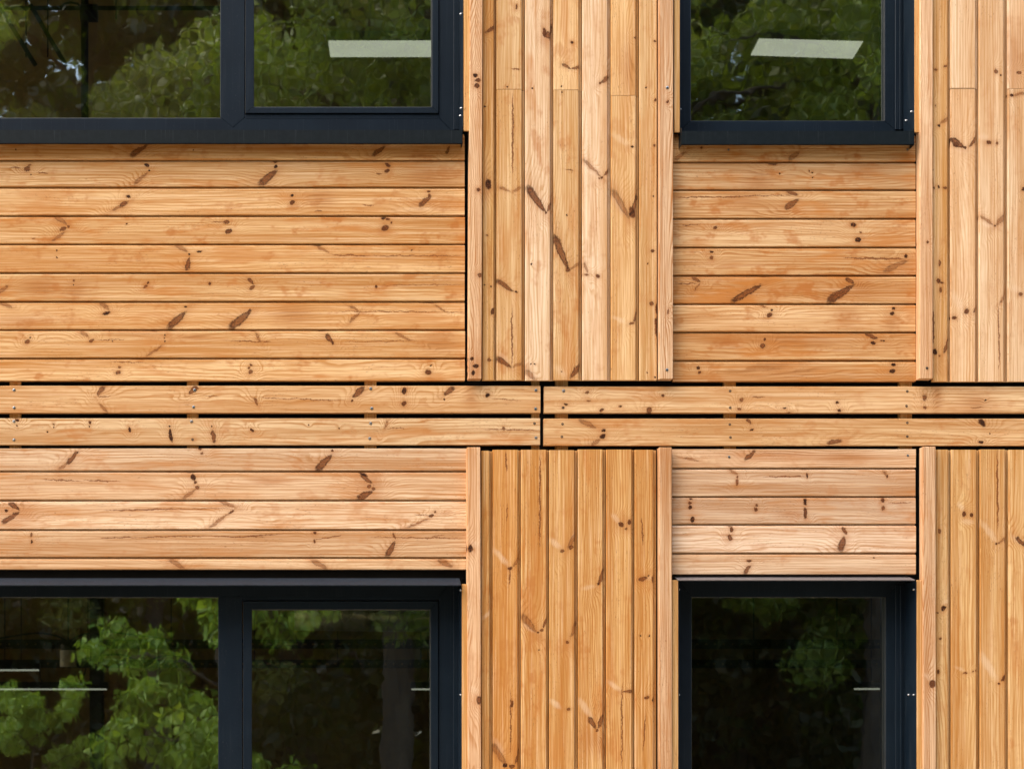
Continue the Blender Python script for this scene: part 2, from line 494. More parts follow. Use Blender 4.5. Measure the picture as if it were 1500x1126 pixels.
c = t.mix(t.ramp(t.m('ADD', gy, t.m('MULTIPLY', t.noise(co, 0.8, 3.0), 1.2)), -6.6, -7.0), c, soil)      # pale gravel along the wall added as bounce fill, woodland soil beyond
t.set(bs.inputs['Base Color'], c); bs.inputs['Roughness'].default_value = 0.95
tag(from_bm('ground', bm, (0, 0, 0), mg, smooth=True), 'unseen ground, made pale to bounce light onto the timber building', 'ground', kind='structure')

# ------------------------------------------------------------------ the building
bld = empty('timber_clad_building', (0, 0.3, 0))
tag(bld, 'two-storey building clad in honey-coloured pine boards with dark blue-grey windows', 'building')

# membrane wall behind the boards with four window openings
XL, XR = -5.2, 5.6
bm = bmesh.new()
YW0, YW1 = 0.062, 0.30
w1l, w1r, w2l, w2r = at(-300, 0).x, at(679, 0).x, at(993, 0).x, at(1343, 0).x
sill_z = at(0, 200).z
head_z = at(0, 845).z
TOPZ = 6.2
def wbox(x0, x1, z0, z1): box(bm, (x0, YW0, z0), (x1, YW1, z1))
wbox(XL, XR, head_z, sill_z)                                  # spandrel
for z0, z1 in ((sill_z + 1e-3, 5.7), (0.75, head_z - 1e-3)):
    wbox(XL, w1l, z0, z1); wbox(w1r, w2l, z0, z1); wbox(w2r, XR, z0, z1)
wbox(XL, XR, 5.701, TOPZ); wbox(XL, XR, 0.0, 0.749)
from_bm('wall', bm, (0, 0.15, 0), M_MEM, bld)

# rooms behind the windows
def room(z0, z1, depth, name_floor, name_ceil):
    bm = bmesh.new(); box(bm, (XL, YW1 + .001, z0), (XR, depth, z0 + 0.02)); from_bm(name_floor, bm, (0, 3, z0), M_FLOOR, bld)
    bm = bmesh.new(); box(bm, (XL, YW1 + .001, z1), (XR, depth, z1 + 0.1)); from_bm(name_ceil, bm, (0, 3, z1), M_CEIL, bld)
    bm = bmesh.new()
    box(bm, (XL, depth + .001, z0), (XR, depth + 0.1, z1 + .1))
    for (ya, yb, za, zb) in ((YW0, 1.2, z0, z1 + .1), (4.2, depth + .1, z0, z1 + .1), (1.2, 4.2, z0, z0 + .8), (1.2, 4.2, z1 - .35, z1 + .1)):
        box(bm, (XL - .1, ya, za), (XL - .001, yb, zb))          # end wall round an unseen opening, added to let daylight in
    box(bm, (XR + .001, YW0, z0), (XR + .1, depth + .1, z1 + .1))
    from_bm('interior_wall', bm, (0, depth, z0), M_INT, bld)
UP_CEIL = 5.72
room(3.10, UP_CEIL, 6.5, 'upper_floor', 'ceiling')
room(0.12, 2.86, 6.5, 'lower_floor', 'ceiling')
bm = bmesh.new(); box(bm, (XL - .1, YW0 + .001, TOPZ + .001), (XR + .1, 6.6, TOPZ + .12)); from_bm('roof', bm, (0, 3, TOPZ), M_MEM, bld)

# ------------------------------------------------------------------ knots read off the photograph (pixels)
B = []   # (kind, x1, y1, x2, y2, w)
def K(x, y, rx, ry=None, ang=0): B.append(('K', x, y, rx, ry or rx, ang))
def KS(*l):
    for a in l: K(*a)
def S(*l):
    for a in l: B.append(('S',) + a)
def L(*l):                       # light, healed branch scar
    for a in l: B.append(('L',) + a)
def C(*l):
    for a in l: B.append(('C',) + a)
def D(*l):
    for a in l: B.append(('D',) + a)
def P(*l):
    for a in l: B.append(('P',) + a)
def ST(*l):
    for a in l: B.append(('R',) + a)
# -- left panel of the upper floor
S((218,211,190,229,4.5),(565,214,545,228,4),(658,214,654,225,2.5)); D((23,219),(283,220)); ST((620,226,14,5))
KS((43,242,3.5,2),(40,247.5,5,3.5,20)); C((14,245.5,30,246.5,1.2),(55,252,72,255,.8)); D((45.5,256))
KS((215,242,4.5,2.8,-35)); D((219,250)); L((217,253,196,270,3))
S((406,249,379,272,6)); KS((403,235.5,3.5,3.5),(404,244,2.8,2.8),(568,242,4.5,3,-25),(567,250,4.5,3.2,25)); C((551,254,560,255,.8)); ST((625,255,18,9))
KS((188,288,3.5,2.5),(181,299,7.5,4,25)); L((190,294,164,309,2.5)); KS((428,286.5,3.4,2.6),(428,297,4.2,3.6,30)); C((460,309,473,309,.9),(530,301,548,301.5,.7))
KS((628,281,3,2.2),(629,286,2.5,2)); S((632,286,614,303,4.5)); ST((470,290,12,8))
L((98,328,78,315,4)); KS((100,331,2.2,2),(92,335,6.5,3.5,25)); L((95,340,76,354,2.2)); C((46,349,52,349.5,.8),(310,325,328,325.5,.8)); D((186,328))
KS((332,325,5,3.5),(335,339,5.5,4,15),(562,319,5,3),(568,321,3,2.5),(573,326,1.6,1.6),(564,334,6.8,4.6,25))
D((83,367),(83,377)); L((275,369,256,358,3.5)); KS((277,373,2,2),(292,368.5,5,1.3,5)); S((278,377,273,397,4))
L((482,370,464,361,2)); KS((465,359,7,2)); C((484,373.5,545,375,1),(540,375,681,375,.8)); D((603,367))
L((13,418,-4,430,3)); KS((108.5,410.5,2,2),(217,414,2,2),(213,420,5,2.8,28),(307,415.5,2.6,2),(551,420,2.5,2.5)); D((108,417))
S((372,416,363,408,2.8),(373,417,366,425,2.2)); C((555,418,680,417,.5)); ST((60,420,16,8),(110,425,10,9))
L((18,450,-2,441,3.5),(160,453,146,442,3.5)); KS((156,458,6.5,2.8,15)); S((273,456,245,481,5.2),(369,454,336,481,6.2)); KS((272,449,2.8,1.6),(366,455,3.2,2.5,20))
L((528,456,512,448,1.8),(527,457,512,472,2)); C((490,455.5,650,456.5,.7),(645,456.5,681,457,.6)); KS((630,442,12,1.5)); L((652,456,638,447,1.5)); ST((430,460,16,9),(30,470,25,6))
KS((40,500.5,4.2,2.5,25),(134,499,4,2.6,20),(225,483.5,7,1.4)); D((44,495),(160,483.5),(165,500),(241,491),(241,496),(242,500)); L((130,494,117,483,3.2),(238,506,214,522,1.8))
C((140,498,185,497,.6),(333,499,400,501,.8),(500,501,620,499,.5)); L((382,501,374,487,2.2)); KS((371,483.5,5,1.4),(471,483.5,7,1.5),(488,503,2,3)); S((488,503,477,489,3.6)); L((602,499,578,487,2)); ST((640,500,14,9),(215,486,30,5),(285,494,14,3))
KS((175.5,537,2.5,2),(173,545,4,3.3,30),(368,534.5,2.5,2),(365,539,2.2,2),(367.5,544.5,4,3.4,20),(627.5,545,5,4,20)); D((631,535)); C((160,529,215,531,.7))
# -- open slats between the floors
S((142,579,153,565,4)); C((140,580.5,162,580,.8)); L((145,590,158,604,2)); S((276,577,289,566,4.2),(378,594,372,582,2.2)); C((375,582,512,587,.7),(300,580,320,580,.6))
S((516,583,534,566,4.6)); KS((516,588,2,2),(592,572,3.8,6,-10),(592,591,4,4),(714,578.5,4,3,25)); S((650,579,665,566,4.4)); D((651,585)); C((720,584,760,586,.6)); ST((690,578,6,12))
KS((25.5,615.5,2.5,3.6,70),(132,618,2.2,3.2),(190,629,4.6,2.3,-65),(250,638,11,3.2,-80),(312.5,639,11,3.6,-78),(369,630,3.6,2.5,-30)); D((25,624),(78.5,622),(78.5,626),(131,624.5),(70,633),(248.5,625),(310,625),(452,622),(497,627))
L((563,628,568,617,2)); C((565,627,595,627.5,.6),(706,628.5,790,630,.9)); KS((738,628,2,4))
KS((860,575,3.6,2.6),(862,587,3.5,1.2),(829,592,3.5,1.8),(825,597.5,2,1.5),(881,601,4,2.5,10),(908.5,596,2.6,1.6),(950.5,600,5,4.6),(971,579.5,3,2.5),(1086,585,3.8,3,20),(1083,599.5,3.2,2.6),(1149,597.5,3.4,1.2),(1156,603.5,3,1))
KS((1226.5,589.5,2.6,2.6),(1230,601,3.2,3),(1354.5,583,6,3.6,85),(1355,597,3,2.4)); C((1100,581,1122,581.5,.8),(1420,597,1442,597,.7)); ST((1372,578,4,14),(1430,590,14,10)); D((1443,586))
L((873,627,848,614,4)); KS((884,629.5,4,2.6,15),(883,639,5.5,4,45),(1101,629.5,3.2,1.5,10),(1222,647,14,4,12),(1438,619,7.5,5,-40),(1437,648,4.5,2)); L((880,643,866,652,3)); S((1100,622,1094,613,2.6)); D((1450,636))
# -- left panel of the lower floor
S((115,660,98,680,3.6)); L((100,678,86,687,2.5)); KS((293,657.5,3,1.4),(296,664,3,2.4,20)); S((486,666,463,689,5.6)); KS((487,660,2.4,2))
KS((283,699,6,4,-60),(286,706,2.6,2.6),(288.5,714,3.2,2.6)); L((287,717,267,730,3)); C((60,702.5,122,703.5,.8),(120,703.5,178,704.5,.8)); KS((280,691,8,1.2))
KS((532,694,9,3,-30),(541,712,3.6,3),(547,716,3,2.8)); S((545,708,528,694,3.6),(545,719,523,731,5.2)); ST((542,712,10,14)); ST((395,705,16,3))
S((29,747,13,735,3.6),(29,749,2,766,4)); KS((9,748,3.2,2.6)); L((345,742,320,733,3)); KS((339,749,6,2.4,30)); L((335,752,306,773,2.4)); C((150,747,270,745.5,1),(180,747,345,744,.6)); ST((20,750,18,12))
KS((637.5,750,2,2),(632,755,4.5,2.4,10)); C((606,753,630,754.5,.7)); L((627,760,596,773,1.8))
KS((45.5,783,2,4),(46.5,793,2.2,3)); C((146,787.5,200,786,.9),(190,787,310,784.5,.7),(305,785,390,786,.9),(350,786,417,781,.7),(460,790,503,783,.7),(540,786,681,788,.7),(630,787,652,782,.6)); KS((461,780,3,2.5),(460.5,792,2.2,3)); S((580,789,575,781,1.8),(579,792,566,815,4.6))
L((270,832,247,818,4),(479,832,455,819,4),(663,830,641,818,4))
# -- right panel of the upper floor
KS((1027.5,216,2,2)); L((1172,222,1155,234,4),(1005,222,988,234,3))
KS((1132,240,8,3)); D((1142,254),(1185,251),(1190,252.5),(1190,260)); ST((1110,265,12,8),(1265,250,20,5)); 
C((988,289,1095,289,1),(1060,288,1165,286,.7)); S((1169,286,1152,279,3.6),(1170,292,1149,306,4.6)); ST((1090,292,18,8))
KS((1048,334,4,3),(1250,330,5,3.8,-25),(1260.5,340,2,1.6),(1257,351.5,4.6,4.4)); B.append(('F',1032,328,16,9,0)); C((998,330,1028,329,.7)); B.append(('F',1245,338,34,12,0))
KS((1042.5,368.5,3,2.2),(1042,377.5,3.6,3,30),(1327,375,3,3)); C((1232,377.5,1328,379,1.2),(1250,378.5,1328,379.5,1)); L((1330,381,1294,398,4.6)); ST((1320,388,16,6))
S((1026,414,1013,405,2.6)); L((1025,416,1017,425,1.5)); C((988,415,1022,415.5,1)); S((1116,417,1071,442,4.6),(1251,417,1211,443,6)); S((1251,416,1239,407,2.8)); KS((1120,404,9,1.2)); ST((1258,420,12,6))
KS((1130.5,455,2.5,2),(1127,462,5.5,3,30),(1309,451.5,3.2,2.8),(1307,459.5,3.8,3)); L((1122,450,1112,445,2)); ST((1306,470,6,9),(1240,465,12,8))
KS((1120,496.5,2.6,2.4),(1117.5,506,4.8,3.4,20),(1279,502,4.2,3),(1293,499,4,1.2)); S((1285,496,1268,488,3.4)); ST((1165,498,34,5),(1060,500,14,6))
KS((1023,539,3,2.4),(1025,545,3,2.6),(1309,534,3.6,2.6),(1307,544,5.4,3.6,15)); ST((1140,540,38,8))
# -- right panel of the lower floor
S((1107,659,1091,674,3.2)); L((1025,675,1002,671,2)); ST((1150,666,50,5),(1230,668,26,6))
L((1080,695,1067,686,2.4)); KS((1080,698,1.8,2.4),(1079.5,706,5.5,2.4,82)); C((1115,698.5,1182,697.5,1)); KS((1182,697,1.5,4.5),(1178,686,4,1),(1300,697,1.6,2.4)); L((1301,698,1294,690,1.8))
KS((1012,730,2.6,2),(1011,737,3.2,3),(1011,743,3.2,3),(1014.5,761,3.4,5.2),(1108,740,2,1.5),(1107,746,3,4),(1179.5,735,2.5,6.5),(1179.5,752,3,10),(1293,732,3.4,5),(1293.5,744,3,3.6)); C((1300,736,1340,737,.7)); ST((1160,752,10,3))
S((1240,783,1234,771,3)); KS((1239,780,2,3)); S((1237,785,1230,807,5.4)); KS((1070,771,4.5,1.6),(1072,776,2.8,4),(1069,787,3.4,5))
KS((1097,821,3.6,2)); S((1099,828,1090,840,3.2)); D((1280,816))
# -- middle upright boards, upper floor
S((713,48,725,38,3)); KS((715,270,6,9,10),(714,345,1.8,1.8),(722,456,4,5.4),(716,527,3.8,3)); D((710,157),(709,417),(719,420)); L((710,49,722,42,3))
KS((756,10,1.5,4)); C((748,101,763,101.5,1),(751,133,751,258,1.3),(750,450,750,541,1.2)); D((743,128)); L((748,281,730,274,2),(752,280,764,275,2.4)); S((752,427,727,410,3.6)); KS((756,428,2.2,1.5)); S((749,539,727,523,4)); L((751,539,764,531,2.6)); P((728,515,746,533,5,.5))
KS((803,52,6,6),(797,48,3,8,10)); S((805,60,811,34,3.2)); D((780,130),(778,387),(777,533),(782,533)); S((799,312,771,272,5.4)); KS((799,312,2.2,2)); S((801,311,810,295,2.8)); P((773,273,797,302,8,.6),(772,543,788,553,5,.5)); L((783,556,770,542,3.6)); ST((803,56,8,7))
KS((838,62,2.2,2.4)); S((836,101,824,94,2.6),(837,101,853,98,2.4)); D((823,127),(823,135.5),(830,316),(823,544)); C((828,248,840,250,.9)); S((833,396,811,343,5.4)); KS((832,395,3.8,4.2),(850.5,386,2,7)); L((836,394,850,385,2.6)); S((835,554,853,532,4.6)); P((812,535,830,552,6,.5))
KS((879,122,2.2,2)); S((880,122,895,110,3.4)); P((855,238,878,258,8,.65)); L((881,259,855,234,2.4)); KS((882,260.5,2.2,2.2),(878,261.5,1.6,1.6)); S((884,258,895,248,2.6)); P((858,372,885,396,14,.35)); KS((859.5,402.5,3.4,2),(876.5,404.5,3,3)); L((860,400,856,384,2))
KS((931,55,3,2.2),(926,215,2.6,2)); P((896,195,922,213,5,.5)); L((922,320,896,276,5)); P((896,285,916,315,5,.5)); KS((926,311,6,9.5,12),(924,313,2.6,3)); S((927,312,936,283,4)); KS((925.5,473.5,4.2,2.4,20)); S((928,471,936,455,2.8)); P((896,463,918,473,4,.6)); B.append(('F',921,50,8,30,0)); ST((920,100,7,26))
KS((960,61,2.2,2),(960,147,2.2,2),(959,213.5,2.2,2.2),(956,367.5,3.2,3),(954.5,444.5,3.8,3),(961.5,452,2,9),(961.5,478,2.2,16)); D((958,287),(949,386),(948,546),(947,129),(960,553))
# -- trims beside the upper boards
KS((696,111,3.6,3.4),(700,118,5,3.4),(699,126,4,4),(701,278,3.6,3.4),(703,403,3.4,3.4),(691,525,3,3),(697,536,5,3),(693,546,3,4)); ST((695,540,7,16)); KS((978,149,2.4,3.2),(979,456,1.6,3.6),(1359,354.5,2.6,2.6)); B.append(('F',699,122,8,30,0)); B.append(('F',699,385,10,34,0))
# -- right upright boards, upper floor
KS((1371,102,2.2,2),(1385,97.5,3.4,2,25),(1370.5,155,1.2,2.2),(1375,184,2.8,2.6),(1375,274,2.2,3),(1368,275,1.2,2.2),(1385,275.5,3.4,2),(1391,275,2,5.5)); KS((1376.5,385,2.2,5.5),(1375.5,411.5,3.6,4),(1380,414.5,2.6,2.2),(1378,424.5,2.6,4),(1370,515,3.4,5),(1376.5,521,2,2)); S((1383,517,1393,493,3.6)); L((1377,182,1390,172,2.5)); C((1367.5,452,1367.5,505,1.3))
S((1414,217,1393,203,4.6)); KS((1401,212,5,4),(1414.5,216.5,2.6,2.4),(1416,456,4.2,4.6),(1398.5,465,4,3)); S((1420,215,1434,198,3.6),(1427,458,1434,447,2.8)); P((1395,425,1408,455,6,.5),(1396,218,1430,224,4,.3)); B.append(('F',1414,180,7,34,0))
KS((1459,105,3.2,3.6),(1465.5,110,1.6,1.6),(1449,209,4,2.6),(1460,210,2,2.6),(1457.5,330.5,2.2,2),(1474,315,2,9)); L((1459,330,1473,314,3.6)); P((1436,325,1458,332,5,.6),(1437,196,1447,206,6,.5)); L((1455,330,1436,316,2)); C((1462,445,1464,545,1)); L((1464,444,1476,427,2.6))
KS((1492.5,106.5,4.6,3),(1482,140,3.2,2.6),(1499,277,3,3),(1495,431,3.6,3.4)); L((1484,140,1502,136,2)); P((1478,420,1500,428,5,.4)); ST((1487,90,8,30))
# -- middle upright boards, lower floor
KS((689.5,803,4.4,6.5),(702,1025,4,7)); P((688,792,703,800,5,.5),(688,1005,703,1017,6,.45))
P((706,906,721,893,3.4,.7)); C((741,660,742.5,692,1.4),(743,735,743,765,.7)); KS((747,832,4,3)); C((747,832,747,856,1.2)); P((723,803,745,829,4.4,.7)); L((750,832,763,814,2.6)); KS((750,1030,2.4,6)); C((748,1008,748,1105,.9)); L((742,1121,721,1088,5)); KS((740,1120.5,4.2,3.6),(750,1121.5,4.2,3)); S((755,1118,763,1097,3.4)); P((723,1080,738,1105,5,.5))
C((791,663,790.5,805,1.4)); L((786,925,763,899,5.2)); P((765,912,784,926,3.4,.6)); KS((788,926,2.6,2),(793,922.5,3.4,2.4,25)); S((795,920,803,903,2.6)); D((790,951))
KS((823.5,806,3.4,2.6),(836,801,4.6,3.4,30)); L((831,803,846,779,4)); P((805,789,822,803,4.6,.7),(836,790,846,776,2.5,.6)); KS((830.5,940,2.6,2.6)); L((836,932,847,909,4)); P((805,1024,822,1037,4.4,.7)); KS((833,1038,3.4,2.4,25))
S((876,857,888,829,4)); KS((877,855,2.2,2)); P((850,862,874,858,4,.45),(848,1022,868,1053,5,.65)); S((873,1067,863,1050,3.8),(875,1067,887,1044,4)); KS((874,1069,2.2,2)); ST((872,1083,13,13))
KS((910,768,4,3.8,-50),(922,764,3.4,5),(917.5,774.5,2.2,2)); P((896,752,909,767,4,.6),(890,996,910,1012,4,.6)); C((911,998,911,1126,1)); S((911,1012,928,1012,2.2)); ST((917,768,9,6))
C((940,758,942,800,1.2),(946,1045,942,1100,1)); KS((941.5,847,7.5,3.4,18),(958,848,3.6,6),(947.5,1021,4.2,2.4,20),(958,1024,3.6,5)); D((950.5,842.5),(938,931),(951,931)); P((945,848,955,845,3,.5))
# -- right upright boards, lower floor
KS((1376.5,778,3,4),(1382.5,890.5,3.6,5,-20),(1377.5,934.5,2.2,2),(1374.5,983,2,3),(1366,1001,4.8,6.5)); D((1373,897)); P((1380,884,1392,878,3,.6),(1353,985,1367,998,4,.6)); B.append(('F',1376,930,9,30,0))
KS((1412.5,752,3.4,5),(1423.5,754,2.6,3.6),(1415,985.5,4,1.2,10),(1425.5,983,1.6,1.5),(1430,981.5,2,1.5)); P((1404,735,1412,748,4,.6),(1408,763,1428,765,4,.5),(1398,975,1415,983,3,.4))
C((1461,658,1462,782,1.3)); KS((1460,796,1.8,1.6),(1463.5,795,1.6,1.6),(1474,792,2,5)); P((1437,762,1460,793,5,.6),(1437,955,1460,996,6,.7)); L((1465,794,1477,786,2.4)); KS((1463,1000.5,2.2,2),(1470.5,992.5,6,3,50))
S((1502,800,1489,786,3.4)); P((1479,783,1500,796,5,.5))

def blobs_for(p0, q0, p1, q1, yf, org, vertical):
    """knots whose centre lies on the board (pixel rectangle), in the board's own (along, across) metres"""
    kn, pl = [], []
    def loc(px, py):
        w = at(px, py, yf) - org
        return Vector((w.z, w.x)) if vertical else Vector((w.x, w.z))
    for b in B:
        k = b[0]
        if k in 'KFRD':
            cx, cy = b[1], b[2]
        else:
            cx, cy = (b[1] + b[3]) / 2, (b[2] + b[4]) / 2
        if not (p0 - 1 <= cx <= p1 + 1 and q0 - 1 <= cy <= q1 + 1): continue
        c = loc(cx, cy)
        if k in 'KFR':
            ang = R(b[5]) if k != 'R' and len(b) > 5 else 0.0
            rk = 0.84 if k == 'K' else 1.0
            rx, ry = b[3] * PX * rk, b[4] * PX * rk
            if vertical:   # image axes (x right, y up) -> (along = up, across = right)
                rx, ry, ang = ry, rx, -ang
            inv = (1 / rx, 1 / ry, 0)
            if k == 'K': kn.append(((*c, 0), inv, ang, 0.0, (random.choice((0.72, 0.86, 0.94)), random.uniform(0.4, 0.7), 4.2), random.uniform(0.45, 0.85)))
            elif k == 'F': kn.append(((*c, 0), inv, ang, 0.0, (0.0, 0.0, 4.5), 0.0))
            else: kn.append(((*c, 0), inv, ang, 0.0, (0.0, 0.55, 0.3), 0.0))
        elif k == 'D':
            kn.append(((*c, 0), (1 / (1.35 * PX), 1 / (1.35 * PX), 0), 0.0, 0.0, (1.0, 0.2, 0.6), 0.0))
        else:
            a = loc(b[1], b[2]); e = loc(b[3], b[4])
            d = a - e
            ln = max(d.length / 2, 0.004); ang = math.atan2(d.y, d.x)
            w_ = (b[5] * (0.84 if k in 'SL' else 1.0)) * PX if len(b) > 5 else PX
            if k in 'SL': ln *= 0.93
            inv = (1 / ln, 1 / w_, 0)
            if k == 'S': kn.append(((*c, 0), inv, ang, 0.35, (random.uniform(0.60, 0.76), 0.50, 2.8), random.uniform(0.55, 0.9)))
            elif k == 'L': kn.append(((*c, 0), inv, ang, 0.25, (0.34, 0.60, 3.0), 0.45))
            elif k == 'C': kn.append(((*c, 0), inv, ang, 0.0, (0.72, 0.22, 0.0), 0.0))
            elif k == 'P': pl.append(((*c, 0), inv, ang, b[6] * 0.48))
    return kn, pl

# ------------------------------------------------------------------ boards
SEED = [0]
def tint(light, deep, var=0.07):
    k = 1 + random.uniform(-var, var); h = random.uniform(-0.07, 0.07)
    f = lambda c: (c[0] * k, c[1] * k * (1 + h * 0.6), c[2] * k * (1 + h * 1.6))
    return f(light), f(deep)

PALETTE = {
    'left_up':   ((0.700, 0.454, 0.226), (0.410, 0.162, 0.034)),
    'left_low':  ((0.730, 0.525, 0.340), (0.420, 0.187, 0.063)),
    'right_up':  ((0.670, 0.439, 0.226), (0.380, 0.141, 0.031)),
    'right_low': ((0.710, 0.535, 0.382), (0.400, 0.187, 0.073)),
    'slat':      ((0.710, 0.490, 0.270), (0.410, 0.176, 0.050)),
    'mid_up':    ((0.710, 0.490, 0.265), (0.440, 0.197, 0.048)),
    'mid_low':   ((0.660, 0.394, 0.159), (0.400, 0.147, 0.025)),
    'far_up':    ((0.780, 0.591, 0.407), (0.480, 0.242, 0.089)),
    'far_low':   ((0.670, 0.444, 0.212), (0.410, 0.166, 0.034)),
    'trim':      ((0.720, 0.525, 0.360), (0.380, 0.162, 0.052)),
    'liner':     ((0.640, 0.404, 0.179), (0.410, 0.176, 0.041)),
}
def wood_for(name, pal, rect, yf, org, vertical, **kw):
    SEED[0] += 1
    kn, pl = blobs_for(*rect, yf, org, vertical)
    li, de = tint(*PALETTE[pal], kw.pop('var', 0.10))
    return wood_material(name, vertical, kn, pl, li, de, seed=SEED[0] * 1.37, **kw)

def hboard(parent, pal, x0, x1, ytop, ybot, yf=0.0, clip=True, last=False, **kw):
    """horizontal shiplap board: pixel rectangle; the top edge is chamfered back under the board above"""
    jy = yf + random.uniform(-0.0008, 0.0008)
    a, b = at(x0, ybot, yf), at(x1, ytop, yf)
    z0, z1 = a.z, b.z
    z0 += random.uniform(-0.0006, 0.0006)
    prof = [(jy + 0.0015, z0), (jy, z0 + 0.0022), (jy, z1 - 0.0120), (jy + 0.0012, z1 - 0.0098), (jy + 0.0080, z1 - 0.0048), (jy + 0.0135, z1 - 0.0042), (jy + 0.0135, z1 + 0.004),
            (jy + 0.022, z1 + 0.004), (jy + 0.022, z0)]
    if last: prof = [(jy + 0.0012, z0), (jy, z0 + 0.0018), (jy, z1 - 0.0018), (jy + 0.0012, z1), (jy + 0.022, z1), (jy + 0.022, z0)]
    bm = bmesh.new()
    prism(bm, prof, 'x', a.x, b.x + random.uniform(-0.0015, 0.001))
    org = Vector((a.x, yf, z0))
    m = wood_for('pine_board', pal, (x0, ytop, x1, ybot), yf, org, False, **kw)
    return from_bm('board', bm, org, m, parent)

def vboard(parent, pal, x0, xf, x1, ytop, ybot, yf=-0.020, **kw):
    """upright board: face x0..xf, recessed tongue xf..x1 (pixels at the face plane)"""
    jy = yf + random.uniform(-0.0010, 0.0010)
    a, b = at(x0, ybot, yf), at(x1, ytop, yf)
    fx = at(xf, 0, yf).x
    prof = [(a.x + 0.0004, jy + 0.0025), (a.x + 0.0026, jy), (fx - 0.0045, jy), (fx - 0.0010, jy + 0.0030), (fx, jy + 0.0145), (b.x - 0.0022, jy + 0.0145), (b.x - 0.0022, jy + 0.0185), (b.x - 0.0002, jy + 0.0185), (b.x - 0.0002, jy + 0.020), (a.x + 0.0004, jy + 0.020)]
    if x1 - xf < 1: prof = [(a.x + 0.0004, jy + 0.0025), (a.x + 0.0026, jy), (b.x - 0.003, jy), (b.x - 0.0006, jy + 0.0024), (b.x - 0.0006, jy + 0.020), (a.x + 0.0004, jy + 0.020)]
    bm = bmesh.new()
    prism(bm, prof, 'z', a.z, b.z)
    org = Vector((a.x, yf, a.z))
    m = wood_for('pine_board', pal, (x0, ytop, x1, ybot), yf, org, True, **kw)
    return from_bm('board', bm, org, m, parent)

def backing(label, p0, q0, p1, q1, y0=0.045, y1=0.058):
    bm = bmesh.new(); a, b = at(p0, q1), at(p1, q0)
    box(bm, (a.x, y0, a.z), (b.x, y1, b.z))
    o = from_bm('cladding_panel', bm, (a.x, y1, a.z), M_MEM, bld)
    return tag(o, label)

# a countersunk screw head, shared by all copies
bm = bmesh.new()
rs = [(0.0, 0.0005), (0.0019, 0.0005), (0.0023, -0.0012), (0.0052, -0.0006), (0.0056, 0.0012)]
rings = [[bm.verts.new((r * math.cos(2*math.pi*k/12), y, r * math.sin(2*math.pi*k/12))) for k in range(12)] for r, y in rs[1:]]
c0 = bm.verts.new((0, rs[0][1], 0))
for k in range(12):
    f = bm.faces.new((c0, rings[0][k], rings[0][(k+1) % 12])); f.material_index = 1
    for i, (A, Bq) in enumerate(zip(rings, rings[1:])):
        f = bm.faces.new((A[k], Bq[k], Bq[(k+1) % 12], A[(k+1) % 12])); f.material_index = 1 if i == 0 else 0
bmesh.ops.recalc_face_normals(bm, faces=bm.faces)
SCREW = bpy.data.meshes.new('screw'); bm.to_mesh(SCREW); bm.free()
SCREW.materials.append(M_STEEL); SCREW.materials.append(M_SLOT)
SCREW_DARK = SCREW.copy(); SCREW_DARK.materials.clear()
M_RUST = simple('sunk_screw', (0.10, 0.07, 0.05), 0.6, metallic=0.6, noise_amt=0.3, noise_scale=300)
SCREW_DARK.materials.append(M_RUST); SCREW_DARK.materials.append(M_SLOT)
def screw(parent, px, py, y, dark=False, s=1.0):
    o = bpy.data.objects.new('screw', SCREW_DARK if dark else SCREW)
    p = at(px, py, y)
    link(o, p, parent); s *= 1.2; o.scale = (s, s, s); o.rotation_euler = (0, random.uniform(0, 6), 0)
    return o

# left panel, upper floor
pan = backing('panel of horizontal pine boards under the wide upper window', -300, 205, 681, 557)
ys = [196, 234, 273.5, 315, 356.5, 398.5, 440.5, 482, 523.5, 557.5]
for i in range(9):
    hboard(pan, 'left_up', -120, 681, ys[i] + 0.6, ys[i+1], stain=random.uniform(0.55, 0.95), freq=random.uniform(57, 90), contrast=random.uniform(0.54, 0.93), warp=random.uniform(5, 9))
# left panel, lower floor
pan = backing('panel of horizontal pine boards above the wide lower window', -300, 656, 683, 834)
ys = [656, 689, 731.5, 774.5, 815.5, 834]
for i in range(5):
    hboard(pan, 'left_low', -120, 683, ys[i] + 0.6, ys[i+1], last=(i == 0), stain=random.uniform(0.35, 0.6), freq=random.uniform(54, 79), contrast=random.uniform(0.62, 0.93), warp=random.uniform(6, 10))
# right panel, upper floor
pan = backing('panel of horizontal pine boards under the narrow upper window', 987, 205, 1341, 558)
ys = [196, 236.5, 277, 319, 361, 402.5, 444, 485.5, 527, 558.5]
for i in range(9):
    hboard(pan, 'right_up', 986, 1341.5, ys[i] + 0.6, ys[i+1], stain=random.uniform(0.7, 1.1), freq=random.uniform(50, 82), contrast=random.uniform(0.62, 1.00), warp=random.uniform(7, 12))
for p in ((1067, 219.5), (1329.5, 219)): screw(pan, *p, -0.001, s=0.7)
# right panel, lower floor
pan = backing('panel of horizontal pine boards above the narrow lower window', 985, 657, 1341, 841)
ys = [657, 684.5, 726, 767, 809, 841]
for i in range(5):
    hboard(pan, 'right_low', 984.5, 1341.5, ys[i] + 0.6, ys[i+1], last=(i == 0), stain=random.uniform(0.3, 0.6), freq=random.uniform(50, 79), contrast=random.uniform(0.62, 0.93), warp=random.uniform(6, 10))
for p in ((1068, 669), (1330, 667)): screw(pan, *p, -0.001, s=0.8)

